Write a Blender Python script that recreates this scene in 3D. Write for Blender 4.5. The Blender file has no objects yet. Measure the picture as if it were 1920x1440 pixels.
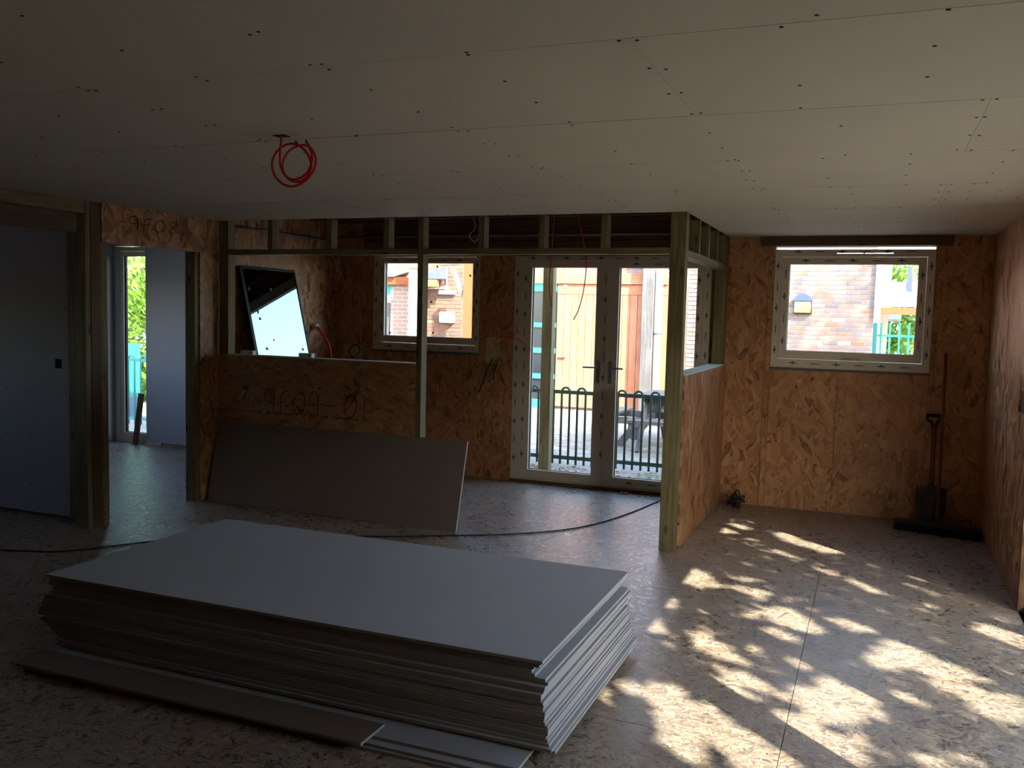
import bpy, bmesh, math, random
import numpy as np
from mathutils import Vector, Matrix

C = bpy.context.scene.collection
S = bpy.context.scene
random.seed(7)

# ------------------------------------------------------------------ camera
F_PX, CAM_H = 1676.9, 1.665
R = np.array([[0.92634978, 0.37581421, 0.02529373],
              [0.05271114, -0.06285146, -0.99662994],
              [-0.37295794, 0.92456118, -0.07803203]])
cam_d = bpy.data.cameras.new('camera'); cam = bpy.data.objects.new('camera', cam_d); C.objects.link(cam)
cam_d.sensor_width = 36; cam_d.lens = F_PX / 1920 * 36; cam_d.clip_start = .05; cam_d.clip_end = 400
m = Matrix(((R[0][0], -R[1][0], -R[2][0], 0), (R[0][1], -R[1][1], -R[2][1], 0),
            (R[0][2], -R[1][2], -R[2][2], CAM_H), (0, 0, 0, 1)))
cam.matrix_world = m
S.camera = cam

# ------------------------------------------------------------------ sky, sun, exposure
S.view_settings.view_transform = 'Standard'; S.view_settings.look = 'None'
S.view_settings.gamma = 1; S.view_settings.use_curve_mapping = False
S.view_settings.exposure = 2.34
SUN_EL = math.radians(37.0)
SUN = Vector((math.cos(SUN_EL) * .725, -math.cos(SUN_EL) * .689, math.sin(SUN_EL))).normalized()
w = bpy.data.worlds.new('sky'); S.world = w; w.use_nodes = True
wn = w.node_tree; wn.nodes.clear()
sky = wn.nodes.new('ShaderNodeTexSky'); sky.sky_type = 'NISHITA'; sky.sun_disc = False
sky.sun_elevation = SUN_EL; sky.sun_rotation = math.atan2(SUN.x, SUN.y)
sky.air_density = 1.0; sky.dust_density = 1.5; sky.ozone_density = 1.0
bg = wn.nodes.new('ShaderNodeBackground'); bg.inputs[1].default_value = .34
wo = wn.nodes.new('ShaderNodeOutputWorld')
wn.links.new(sky.outputs[0], bg.inputs[0]); wn.links.new(bg.outputs[0], wo.inputs[0])
sl = bpy.data.lights.new('sun', 'SUN'); sl.energy = 5.0; sl.angle = math.radians(.53); sl.color = (1, .93, .82)
so = bpy.data.objects.new('sun', sl); C.objects.link(so); so.rotation_euler = SUN.to_track_quat('Z', 'Y').to_euler()
so.location = (12, -10, 12)
S.cycles.max_bounces = 12; S.cycles.diffuse_bounces = 8; S.cycles.transparent_max_bounces = 24
S.cycles.glossy_bounces = 6; S.cycles.use_denoising = True; S.cycles.sample_clamp_indirect = 12
S.cycles.caustics_reflective = False; S.cycles.caustics_refractive = False

def portal(x, y, z, sx, sy, rot):
    l = bpy.data.lights.new('portal', 'AREA'); l.shape = 'RECTANGLE'; l.size = sx; l.size_y = sy; l.cycles.is_portal = True
    o = bpy.data.objects.new('portal', l); C.objects.link(o); o.location = (x, y, z); o.rotation_euler = rot
H = math.pi / 2
portal(-2.35, 8.5, 1.1, 1.95, 2.2, (-H, 0, 0))
portal(-4.3, 8.5, 1.77, 1.2, 1.05, (-H, 0, 0))
portal(-.2, 8.5, 1.77, 1.3, 1.1, (-H, 0, 0))
portal(-8.2, 8.5, 1.1, .8, 2.3, (-H, 0, 0))
portal(1.15, 3.83, 1.05, 4.35, 2.2, (0, H, 0))
portal(-8.9, 6.6, 1.5, 1.4, 1.2, (0, -H, 0))
portal(-9.1, 3.4, 1.5, 1.0, 1.0, (0, -H, 0))

# ------------------------------------------------------------------ helpers
def px(u, v):
    d = R.T @ np.array([(u - 960) / F_PX, (v - 720) / F_PX, 1.0]); return d
def at(u, v, y):
    d = px(u, v); t = y / d[1]; return Vector((d[0] * t, y, CAM_H + d[2] * t))
def atx(u, v, x):
    d = px(u, v); t = x / d[0]; return Vector((x, d[1] * t, CAM_H + d[2] * t))
def atz(u, v, z):
    d = px(u, v); t = (z - CAM_H) / d[2]; return Vector((d[0] * t, d[1] * t, z))

def lin(h):
    h = h.lstrip('#'); o = []
    for i in (0, 2, 4):
        c = int(h[i:i + 2], 16) / 255; o.append(c / 12.92 if c <= .04045 else ((c + .055) / 1.055) ** 2.4)
    return tuple(o) + (1,)

class NT:
    def __init__(s, name):
        s.m = bpy.data.materials.new(name); s.m.use_nodes = True; s.t = s.m.node_tree; s.t.nodes.clear()
        s.out = s.n('ShaderNodeOutputMaterial'); s.b = s.n('ShaderNodeBsdfPrincipled'); s.l(s.b.outputs[0], s.out.inputs[0])
    def n(s, t, **k):
        o = s.t.nodes.new(t)
        for a, b in k.items(): setattr(o, a, b)
        return o
    def l(s, a, b): s.t.links.new(a, b)
    def noise(s, vec, scale, detail=3, rough=.5, dist=0):
        o = s.n('ShaderNodeTexNoise'); o.inputs['Scale'].default_value = scale; o.inputs['Detail'].default_value = detail
        o.inputs['Roughness'].default_value = rough; o.inputs['Distortion'].default_value = dist
        if vec: s.l(vec, o.inputs['Vector'])
        return o
    def ramp(s, fac, stops, interp='LINEAR'):
        r = s.n('ShaderNodeValToRGB'); e = r.color_ramp.elements; r.color_ramp.interpolation = interp
        while len(e) < len(stops): e.new(.5)
        for i, (p, c) in enumerate(stops): e[i].position = p; e[i].color = c
        s.l(fac, r.inputs[0]); return r
    def mix(s, a, b, fac, mode='MIX'):
        o = s.n('ShaderNodeMix', data_type='RGBA', blend_type=mode)
        for i, v in ((6, a), (7, b)):
            if isinstance(v, (tuple, list)): o.inputs[i].default_value = v
            else: s.l(v, o.inputs[i])
        if isinstance(fac, (int, float)): o.inputs[0].default_value = fac
        else: s.l(fac, o.inputs[0])
        return o.outputs[2]
    def math(s, op, a, b=0):
        o = s.n('ShaderNodeMath', operation=op)
        for i, v in ((0, a), (1, b)):
            if isinstance(v, (int, float)): o.inputs[i].default_value = v
            else: s.l(v, o.inputs[i])
        return o.outputs[0]
    def bump(s, h, strength=.3, dist=.01):
        o = s.n('ShaderNodeBump'); o.inputs['Strength'].default_value = strength; o.inputs['Distance'].default_value = dist
        s.l(h, o.inputs['Height']); s.l(o.outputs[0], s.b.inputs['Normal'])
    def pos(s, axes=(0, 1, 2), scale=(1, 1, 1), rand=True):
        g = s.n('ShaderNodeNewGeometry'); sp = s.n('ShaderNodeSeparateXYZ'); s.l(g.outputs['Position'], sp.inputs[0])
        cb = s.n('ShaderNodeCombineXYZ')
        for i, a in enumerate(axes): s.l(s.math('MULTIPLY', sp.outputs[a], scale[i]), cb.inputs[i])
        if not rand: return cb.outputs[0]
        oi = s.n('ShaderNodeObjectInfo'); v = s.n('ShaderNodeVectorMath', operation='ADD'); s.l(cb.outputs[0], v.inputs[0])
        k = s.math('MULTIPLY', oi.outputs['Random'], 37.0); c2 = s.n('ShaderNodeCombineXYZ')
        for i in range(3): s.l(k, c2.inputs[i])
        s.l(c2.outputs[0], v.inputs[1]); return v.outputs[0]
    def rough(s, v): s.b.inputs['Roughness'].default_value = v; return s
    def spec(s, v): s.b.inputs['Specular IOR Level'].default_value = v; return s

def simple(name, col, rough=.6, metal=0, spec=.5, var=.06, nscale=30):
    t = NT(name); n = t.noise(t.pos(), nscale, 3)
    c = lin(col); k = lambda f: tuple(min(1, x * f) for x in c[:3]) + (1,)
    r = t.ramp(n.outputs[0], [(.3, k(1 - var)), (.7, k(1 + var))]); t.l(r.outputs[0], t.b.inputs['Base Color'])
    t.rough(rough).spec(spec); t.b.inputs['Metallic'].default_value = metal; return t.m

def osb(name, axes, cols, flake=1.0, dusty=0, rough=.55, stretch=None, bump=.25):
    """oriented strand board: every strand is a long cell turned by the angle of the bigger cell it lies in"""
    t = NT(name); p = t.pos(axes)
    g = t.noise(p, 3.0, 2); 
    mixed = None
    layers = []
    for k, (sc, st) in enumerate(((11 * flake, (1.0, 4.0)), (19 * flake, (1.0, 4.5)))):
        v = t.n('ShaderNodeTexVoronoi', voronoi_dimensions='2D'); v.inputs['Scale'].default_value = sc * .9
        t.l(p, v.inputs['Vector'])
        sp = t.n('ShaderNodeSeparateColor'); t.l(v.outputs['Color'], sp.inputs[0])
        ang = t.math('MULTIPLY', t.math('SUBTRACT', sp.outputs[k], .5), 3.1 if stretch is None else 1.7)
        if stretch: ang = t.math('ADD', ang, stretch)
        vr = t.n('ShaderNodeVectorRotate', rotation_type='Z_AXIS'); t.l(p, vr.inputs['Vector']); t.l(ang, vr.inputs['Angle'])
        mp = t.n('ShaderNodeMapping'); mp.inputs['Scale'].default_value = (st[0], st[1], 1); mp.inputs['Location'].default_value = (k * 7.3, k * 3.1, 0)
        t.l(vr.outputs[0], mp.inputs['Vector'])
        f = t.n('ShaderNodeTexVoronoi', voronoi_dimensions='2D'); f.inputs['Scale'].default_value = sc * .8; t.l(mp.outputs[0], f.inputs['Vector'])
        fs = t.n('ShaderNodeSeparateColor'); t.l(f.outputs['Color'], fs.inputs[0])
        fine = t.noise(mp.outputs[0], sc * 3, 3, .6)
        layers.append((fs.outputs[0], fine.outputs[0], fs.outputs[1]))
    sel = t.math('GREATER_THAN', layers[0][2], .45)
    val = t.n('ShaderNodeMix', data_type='FLOAT'); t.l(sel, val.inputs[0]); t.l(layers[0][0], val.inputs[2]); t.l(layers[1][0], val.inputs[3])
    vv = t.math('ADD', t.math('MULTIPLY', val.outputs[0], .8), t.math('MULTIPLY', t.math('SUBTRACT', layers[0][1], .4), .55))
    r = t.ramp(vv, [(0, lin(cols[0])), (.12, lin(cols[1])), (.45, lin(cols[2])), (.8, lin(cols[3])), (1, lin(cols[4]))])
    col = r.outputs[0]
    big = t.noise(t.pos(axes, rand=False), .9, 4, .6)
    dk = t.ramp(big.outputs[0], [(.3, (.78, .78, .78, 1)), (.7, (1.1, 1.1, 1.1, 1))])
    col = t.mix(col, dk.outputs[0], 1, 'MULTIPLY')
    if dusty:
        dn = t.noise(t.pos(axes, rand=False), 1.6, 6, .65, .4)
        df = t.ramp(dn.outputs[0], [(.4, (0, 0, 0, 1)), (.68, (dusty, dusty, dusty, 1))])
        col = t.mix(col, lin('#9c948a'), df.outputs[0])
        sp_ = t.noise(t.pos(axes, rand=False), 5, 5, .75); sf = t.ramp(sp_.outputs[0], [(.68, (0, 0, 0, 1)), (.76, (.8, .8, .8, 1))])
        col = t.mix(col, lin('#d9d5cc'), sf.outputs[0])
    if dusty:      # pale frayed strands scuffed by feet
        st = t.noise(t.pos(tuple(axes), (20, 70, 9), rand=False), 1.0, 5, .75, 2.0); sr = t.ramp(st.outputs[0], [(.57, (0, 0, 0, 1)), (.62, (.75, .75, .75, 1))]); col = t.mix(col, lin('#e2dccf'), sr.outputs[0])
        sd = t.noise(t.pos(tuple(axes), (24, 80, 9), rand=True), 1.0, 5, .75, 2.0); s2 = t.ramp(sd.outputs[0], [(.37, (.42, .42, .42, 1)), (.43, (0, 0, 0, 1))]); col = t.mix(col, lin('#3a2f26'), s2.outputs[0])
    t.l(col, t.b.inputs['Base Color']); t.rough(rough); t.spec(.7 if dusty else .35)
    rr = t.ramp(val.outputs[0], [(0, (rough - .12,) * 3 + (1,)), (1, (rough + .12,) * 3 + (1,))]); t.l(rr.outputs[0], t.b.inputs['Roughness'])
    if bump: t.bump(vv, bump, .004)
    return t.m

def timber(name, axes, c1, c2, c3, knots=True, rough=.6, grain=(2.0, 40.0)):
    t = NT(name); p = t.pos(axes, (grain[0], grain[1], grain[1]))
    n = t.noise(p, 1.0, 5, .6, .8); r = t.ramp(n.outputs[0], [(.25, lin(c1)), (.5, lin(c2)), (.75, lin(c3))]); col = r.outputs[0]
    if knots:
        v = t.n('ShaderNodeTexVoronoi'); v.inputs['Scale'].default_value = 1.0; t.l(t.pos(axes, (3.2, 9, 9)), v.inputs['Vector'])
        kf = t.ramp(v.outputs['Distance'], [(.04, (1, 1, 1, 1)), (.16, (0, 0, 0, 1))]); col = t.mix(col, lin('#4a2f18'), kf.outputs[0])
    g = t.noise(t.pos(axes), 2.0, 2); gf = t.ramp(g.outputs[0], [(.35, (.85, .85, .85, 1)), (.65, (1.1, 1.1, 1.1, 1))])
    col = t.mix(col, gf.outputs[0], 1, 'MULTIPLY')
    t.l(col, t.b.inputs['Base Color']); t.rough(rough).spec(.3); t.bump(n.outputs[0], .15, .002); return t.m

M = {}
WALLC = ['#633d26', '#9f6c44', '#b68056', '#c39065', '#d6ae82']
M['osb_xz'] = osb('osb_board_back', (0, 2, 1), WALLC, flake=.62, stretch=1.57)
M['osb_yz'] = osb('osb_board_side', (1, 2, 0), ['#4a2b18', '#8a5a37', '#b07b51', '#c7966b', '#e2bd92'], flake=.55, stretch=1.57, rough=.4, bump=1.0)
M['osb_low'] = osb('osb_board_halfwall', (0, 2, 1), WALLC, flake=.7, stretch=0.0)
M['osb_floor'] = osb('osb_floor_sheet', (0, 1, 2), ['#35291f', '#766352', '#937f6a', '#aa967e', '#ddcfb8'], flake=1.5, dusty=.4, rough=.36, bump=.6)
for ax, nm in (((2, 0, 1), 'z'), ((0, 2, 1), 'x'), ((1, 0, 2), 'y')):
    M['tim_' + nm] = timber('treated_timber_' + nm, ax, '#554c34', '#786d4b', '#928560')
    M['dark_' + nm] = timber('brown_timber_' + nm, ax, '#43301f', '#5e452e', '#72563b')
    M['oak_' + nm] = timber('orange_timber_' + nm, ax, '#b06a4a', '#bd7857', '#c98c69', knots=False)
    M['grey_' + nm] = timber('weathered_timber_' + nm, ax, '#4a4744', '#615e5c', '#777473', knots=False)

def plaster(name, col, stain=.05):
    t = NT(name); n = t.noise(t.pos(), 160, 3, .6); b = t.noise(t.pos(rand=True), 1.3, 4, .5)
    c = lin(col); k = lambda f: tuple(min(1, x * f) for x in c[:3]) + (1,)
    r = t.ramp(b.outputs[0], [(.3, k(1 - stain)), (.7, k(1 + stain * .5))]); f = t.ramp(n.outputs[0], [(.3, (.96, .96, .96, 1)), (.7, (1.03, 1.03, 1.03, 1))])
    t.l(t.mix(r.outputs[0], f.outputs[0], 1, 'MULTIPLY'), t.b.inputs['Base Color']); t.rough(.75).spec(.25); t.bump(n.outputs[0], .05, .001); return t.m
M['board'] = plaster('plasterboard_face', '#a6a7ab')
M['ceil'] = plaster('plasterboard_ceiling', '#c3bbad')
M['edge'] = plaster('plasterboard_edge', '#d4d4cf')
M['edgepaper'] = plaster('plasterboard_edge_paper', '#827768')
M['brownpaper'] = plaster('plasterboard_brown_back', '#7c6d60')
M['upvc'] = simple('white_upvc', '#cfc4b2', .35, var=.03)
M['ink'] = simple('tape_print_ink', '#3a3a3c', .6)
M['pencil'] = simple('marker_pen_line', '#1a120c', .7)
M['black'] = simple('black_plastic', '#141414', .45)
M['rubber'] = simple('black_gasket', '#0c0c0d', .6)
M['steel'] = simple('brushed_steel', '#a9a9a6', .3, metal=1)
M['red'] = simple('red_cable_sheath', '#e01c1c', .4)
M['whitecable'] = simple('white_cable_sheath', '#d8d8d4', .45)
M['greycable'] = simple('grey_cable_sheath', '#57565a', .45)
M['conduit'] = simple('grey_conduit', '#6d7076', .4)
M['teal'] = simple('teal_painted_metal', '#2a7d78', .45)
M['turq'] = simple('turquoise_paint', '#35b7a8', .4)
M['greenrail'] = simple('dark_green_powder_coat', '#14372f', .4)
M['mortar'] = simple('lime_mortar', '#b9a99a', .9)
M['mortar_dark'] = simple('lime_mortar_shaded', '#92816f', .9)  # darker mortar copy to go with the shaded brick
M['orange'] = simple('orange_stained_beam', '#9c4f2a', .6, var=.15)
M['patch'] = simple('pale_board', '#b9ac86', .7, var=.1)
M['white'] = simple('white_paint', '#e2e2de', .5)
M['whitepanel'] = simple('white_board', '#eeeeea', .6)
M['darkglass'] = simple('dark_window_glass', '#1d242b', .12, spec=.8)
M['slate'] = simple('slate_roof', '#4b5159', .7, var=.25, nscale=14)
M['greypaint'] = simple('grey_blue_paint', '#434e6b', .5)
M['roofblue'] = simple('pale_sheet_roof', '#b9cbd2', .5)
M['rust'] = simple('dirty_spade_steel', '#3d3631', .6, metal=.3, var=.3)
M['broomwood'] = simple('red_brown_varnished_pole', '#6b3522', .5, var=.2)
M['bristle'] = simple('dark_bristles', '#1d1713', .9, var=.3)
M['lampglass'] = simple('yellowed_lamp_diffuser', '#b8ab62', .4)
M['leafdry'] = simple('dry_brown_leaf', '#7a4530', .8, var=.2)
M['void'] = simple('dark_void', '#080808', .9)
M['membrane'] = simple('roof_membrane', '#3a3f40', .8)
M['clay'] = simple('render_wall', '#b9a58f', .9)

def brickmat(nm='brick_face', cs='#96776a #a37f70 #8d7b77 #ad7059 #84736f #b3968a'):
    cs = cs.split(); t = NT(nm); oi = t.n('ShaderNodeObjectInfo')
    r = t.ramp(oi.outputs['Random'], list(zip((0, .25, .5, .72, .82, .97), [lin(c) for c in cs])), 'CONSTANT')
    n = t.noise(t.pos(), 40, 4); f = t.ramp(n.outputs[0], [(.3, (.8, .8, .8, 1)), (.7, (1.15, 1.15, 1.15, 1))])
    t.l(t.mix(r.outputs[0], f.outputs[0], 1, 'MULTIPLY'), t.b.inputs['Base Color']); t.rough(.85); t.bump(n.outputs[0], .3, .004); return t.m
M['brick'] = brickmat()
M['brick_shade'] = brickmat('brick_face_shaded', '#7a5a4c #85604f #6f5b52 #8c5a45 #66544c #937463')  # same brick painted darker where direct sun would overexpose it
def brickfar():
    t = NT('brickwork_far'); b = t.n('ShaderNodeTexBrick'); t.l(t.pos((0, 2, 1), rand=False), b.inputs['Vector'])
    b.inputs['Scale'].default_value = 1; b.inputs['Brick Width'].default_value = .225; b.inputs['Row Height'].default_value = .079; b.inputs['Mortar Size'].default_value = .006
    b.inputs['Color1'].default_value = lin('#a07a6b'); b.inputs['Color2'].default_value = lin('#8d7b77'); b.inputs['Mortar'].default_value = lin('#b9a99a')
    t.l(b.outputs[0], t.b.inputs['Base Color']); t.rough(.85); return t.m
M['brickfar'] = brickfar()
def pavemat():
    t = NT('block_paving'); oi = t.n('ShaderNodeObjectInfo'); n = t.noise(t.pos(rand=False), 2.2, 5, .6)
    r = t.ramp(oi.outputs['Random'], [(0, lin('#8d8a84')), (.5, lin('#9c948a')), (1, lin('#84827f'))])
    mo = t.ramp(n.outputs[0], [(.5, (0, 0, 0, 1)), (.7, (.6, .6, .6, 1))])
    t.l(t.mix(r.outputs[0], lin('#6a7a4c'), mo.outputs[0]), t.b.inputs['Base Color']); t.rough(.85); return t.m
M['paver'] = pavemat()
def groundmat():
    t = NT('paved_ground'); n = t.noise(t.pos(rand=False), 1.5, 6, .65)
    b = t.n('ShaderNodeTexBrick'); t.l(t.pos((0, 1, 2), rand=False), b.inputs['Vector']); b.inputs['Scale'].default_value = 1
    b.inputs['Brick Width'].default_value = .2; b.inputs['Row Height'].default_value = .1; b.inputs['Mortar Size'].default_value = .004
    b.inputs['Color1'].default_value = lin('#a09a90'); b.inputs['Color2'].default_value = lin('#8f8a84'); b.inputs['Mortar'].default_value = lin('#5f5c52')
    mo = t.ramp(n.outputs[0], [(.5, (0, 0, 0, 1)), (.72, (.5, .5, .5, 1))])
    t.l(t.mix(b.outputs[0], lin('#67753f'), mo.outputs[0]), t.b.inputs['Base Color']); t.rough(.9); return t.m
M['ground'] = groundmat()
def leafmat(name, c1, c2, tr=.35):
    t = NT(name); oi = t.n('ShaderNodeNewGeometry')
    r = t.ramp(oi.outputs['Random Per Island'], [(0, lin(c1)), (1, lin(c2))]); t.l(r.outputs[0], t.b.inputs['Base Color']); t.rough(.5)
    tl = t.n('ShaderNodeBsdfTranslucent'); t.l(r.outputs[0], tl.inputs[0]); mx = t.n('ShaderNodeMixShader'); mx.inputs[0].default_value = tr
    t.l(t.b.outputs[0], mx.inputs[1]); t.l(tl.outputs[0], mx.inputs[2]); t.l(mx.outputs[0], t.out.inputs[0]); return t.m
M['leaf'] = leafmat('green_leaves', '#4f7a2c', '#9ab84a')
M['leafdark'] = leafmat('dark_green_leaves', '#2c4a1c', '#4f7330', .04)
M['bark'] = simple('bark', '#5b4a3a', .9, var=.3)
def pane(name, refl=.08, tint=(1, 1, 1, 1), gc=(1, 1, 1, 1)):
    t = NT(name); t.t.nodes.remove(t.b); tr = t.n('ShaderNodeBsdfTransparent'); tr.inputs[0].default_value = tint
    g = t.n('ShaderNodeBsdfGlossy'); g.inputs['Roughness'].default_value = .0; g.inputs['Color'].default_value = gc
    fr = t.n('ShaderNodeLayerWeight'); f = t.math('ADD', t.math('MULTIPLY', t.math('POWER', fr.outputs['Facing'], 5.0), 1 - refl), refl)
    mx = t.n('ShaderNodeMixShader'); t.l(f, mx.inputs[0]); t.l(tr.outputs[0], mx.inputs[1]); t.l(g.outputs[0], mx.inputs[2]); t.l(mx.outputs[0], t.out.inputs[0]); return t.m
M['glass'] = pane('window_glass', .05, (.95, .97, .96, 1))
M['mirrorglass'] = pane('coated_glass_unit', .45, (.5, .55, .6, 1), (.56, .7, .8, 1))

ORG = {}
def setp(o, label=None, cat=None, group=None, kind=None):
    if label: o['label'] = label
    if cat: o['category'] = cat
    if group: o['group'] = group
    if kind: o['kind'] = kind
    return o
def mk(name, verts, faces, mat, parent=None, label=None, cat=None, group=None, kind=None, smooth=False, bev=0):
    v = np.array(verts, float); mn, mx = v.min(0), v.max(0); org = Vector(((mn[0] + mx[0]) / 2, (mn[1] + mx[1]) / 2, mn[2]))
    me = bpy.data.meshes.new(name); me.from_pydata([tuple(p) for p in (v - np.array(org))], [], faces)
    if bev:
        bm = bmesh.new(); bm.from_mesh(me); bmesh.ops.bevel(bm, geom=bm.edges[:], offset=bev, segments=1, affect='EDGES'); bm.to_mesh(me); bm.free()
    me.materials.append(M[mat] if isinstance(mat, str) else mat)
    if smooth: me.polygons.foreach_set('use_smooth', [True] * len(me.polygons))
    me.update()
    o = bpy.data.objects.new(name, me); C.objects.link(o); ORG[o] = org
    if parent is not None: o.parent = parent; o.location = org - ORG[parent]
    else: o.location = org
    return setp(o, label, cat, group, kind)
def empty(name, loc, label=None, cat=None, group=None, kind=None):
    o = bpy.data.objects.new(name, None); C.objects.link(o); o.location = loc; ORG[o] = Vector(loc); o.empty_display_size = .1
    return setp(o, label, cat, group, kind)
BF = [(0, 3, 2, 1), (4, 5, 6, 7), (0, 1, 5, 4), (1, 2, 6, 5), (2, 3, 7, 6), (3, 0, 4, 7)]
def bv(x0, x1, y0, y1, z0, z1):
    return [(x0, y0, z0), (x1, y0, z0), (x1, y1, z0), (x0, y1, z0), (x0, y0, z1), (x1, y0, z1), (x1, y1, z1), (x0, y1, z1)]
def join(parts):
    V, Fc = [], []
    for v, f in parts:
        n = len(V); V += [tuple(p) for p in v]; Fc += [tuple(i + n for i in q) for q in f]
    return V, Fc
def box(name, b, mat, parent=None, **k):
    return mk(name, bv(*b), BF, mat, parent, **k)
def boxes(name, bl, mat, parent=None, **k):
    V, Fc = join([(bv(*b), BF) for b in bl]); return mk(name, V, Fc, mat, parent, **k)
def obox(p0, p1, w, t, up=(0, 0, 1)):
    """bar from p0 to p1, width w sideways, thickness t"""
    p0, p1 = Vector(p0), Vector(p1); d = (p1 - p0).normalized(); s = d.cross(Vector(up)).normalized() * w / 2; u = s.cross(d).normalized() * t / 2
    v = [p0 - s - u, p0 + s - u, p0 + s + u, p0 - s + u, p1 - s - u, p1 + s - u, p1 + s + u, p1 - s + u]; return v, BF
def smoothpts(pts, n=6):
    P = [Vector(p) for p in pts]; P = [P[0] * 2 - P[1]] + P + [P[-1] * 2 - P[-2]]; out = []
    for i in range(1, len(P) - 2):
        for k in range(n):
            t = k / n; a, b, c, d = P[i - 1], P[i], P[i + 1], P[i + 2]
            out.append(.5 * ((2 * b) + (c - a) * t + (2 * a - 5 * b + 4 * c - d) * t * t + (3 * b - a - 3 * c + d) * t ** 3))
    out.append(P[-2]); return out
def tubev(pts, r, sides=8, n=6, closed=False, straight=False):
    P = [Vector(p) for p in pts] if straight else smoothpts(pts, n)
    V, Fc = [], []; prev = None
    for i, p in enumerate(P):
        d = (P[min(i + 1, len(P) - 1)] - P[max(i - 1, 0)]).normalized()
        if prev is None:
            a = d.cross(Vector((0, 0, 1))); a = a if a.length > .1 else d.cross(Vector((1, 0, 0)))
        else: a = prev - d * prev.dot(d)
        a.normalize(); prev = a; b = d.cross(a); rr = r[i] if isinstance(r, list) else r
        for k in range(sides):
            g = 2 * math.pi * k / sides; V.append(tuple(p + (a * math.cos(g) + b * math.sin(g)) * rr))
    for i in range(len(P) - 1):
        for k in range(sides):
            k2 = (k + 1) % sides; Fc.append((i * sides + k, i * sides + k2, (i + 1) * sides + k2, (i + 1) * sides + k))
    Fc.append(tuple(range(sides))[::-1]); Fc.append(tuple((len(P) - 1) * sides + k for k in range(sides))); return V, Fc
def tube(name, pts, r, mat, parent=None, sides=8, n=6, straight=False, **k):
    V, Fc = tubev(pts, r, sides, n, straight=straight); return mk(name, V, Fc, mat, parent, smooth=True, **k)
def copy(o, dx, name=None, parent=None, **k):
    """a copy of a thing with its parts and sub-parts"""
    c = o.copy(); C.objects.link(c)
    if name: c.name = name
    c.location = Vector(o.location) + Vector(dx); ORG[c] = ORG[o] + Vector(dx)
    if parent is not None: c.parent = parent
    for ch in o.children:
        d = ch.copy(); C.objects.link(d); d.parent = c; ORG[d] = ORG[ch] + Vector(dx)
        for g in ch.children:
            e = g.copy(); C.objects.link(e); e.parent = d; ORG[e] = ORG[g] + Vector(dx)
    setp(c, **k); return c
def ring(x0, x1, z0, z1, wx0, wx1, wz0, wz1, y0, y1):
    """mitre-less rectangular frame in a plane of constant y"""
    return [(x0, x0 + wx0, y0, y1, z0, z1), (x1 - wx1, x1, y0, y1, z0, z1), (x0 + wx0, x1 - wx1, y0, y1, z0, z0 + wz0), (x0 + wx0, x1 - wx1, y0, y1, z1 - wz1, z1)]

# ------------------------------------------------------------------ room geometry (metres)
YF, YP, XR, XW, XL, CEIL = 8.235, 6.264, -1.25, .864, -5.3, 2.4
XM = -8.52           # left wall of the two left rooms
YB = -1.6            # wall behind the camera
BX = 1.91; BY = .955 # sheet module

# floor: OSB sheets laid edge to edge on a deck
floor = box('floor', (XM - .1, XW + .15, YB - .1, YF + .15, -.08, -.019), 'void', kind='structure')
ymin = 4.455 - 7 * BY
for j in range(12):
    y0 = ymin + j * BY; y1 = min(y0 + BY, YF); y0 = max(y0, YB)
    if y1 - y0 < .02: continue
    off = -.255 if j % 4 in (0, 1, 2, 3) else 0
    x = -.255 - 5 * BX + (BX / 2 if j in (1, 4, 9, 10) else 0)
    while x < XW:
        a, b = max(x, XM), min(x + BX, XW); x += BX
        if b - a < .02: continue
        dz = random.uniform(-.0008, 0)
        box('osb_sheet', (a + .0015, b - .0015, y0 + .0015, y1 - .0015, -.018, dz), 'osb_floor', floor)

# ceiling: plasterboards with open hairline joints, screws
ceiling = box('ceiling', (XM, XW + .1, YB, YP - .012, CEIL + .013, CEIL + .02), 'void', kind='structure')
extra = box('trim_1', (XR - .002, XW + .05, YP - .012, YF + .01, CEIL + .013, CEIL + .02), 'void', kind='structure')
rows = [YB, -1.46, -.505, .45, 1.405, 2.363, 3.321, 4.284, 5.251, 6.207, 7.162, YF]
screws = []
for j in range(len(rows) - 1):
    y0, y1 = rows[j], rows[j + 1]
    xo = -.645 if j % 2 == 1 else .31
    x = xo - 5 * BX
    while x < XW:
        a, b = max(x, XM), min(x + BX, XW); x += BX
        if b - a < .02: continue
        segs = [(a, b, y0, y1)]
        if y1 > YP + .01:            # the boards stop at the new partition over the inner room
            if y0 < YP: segs = [(a, b, y0, YP - .012)] + ([(max(a, XR), b, YP - .012, y1)] if b > XR else [])
            else: segs = [(max(a, XR), b, y0, y1)] if b > XR else []
        for (p, q, r, s) in segs:
            if q - p < .02 or s - r < .01: continue
            dz = random.uniform(0, .0007)
            box('plasterboard', (p + .0008, q - .0008, r + .002, s - .002, CEIL + dz, CEIL + .0125), 'ceil', ceiling)
        if y0 > 0:
            for i in range(5):
                sx = a + (b - a) * i / 4; sx = min(max(sx, a + .02), b - .02)
                for sy in (y0 + .025, y0 + .3, y0 + .62, y1 - .03):
                    if sy > YP - .03 and sx < XR: continue
                    if i in (0, 4) or random.random() < .75: screws.append((sx + random.uniform(-.012, .012), sy + random.uniform(-.02, .02)))
V, Fc = [], []
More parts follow.
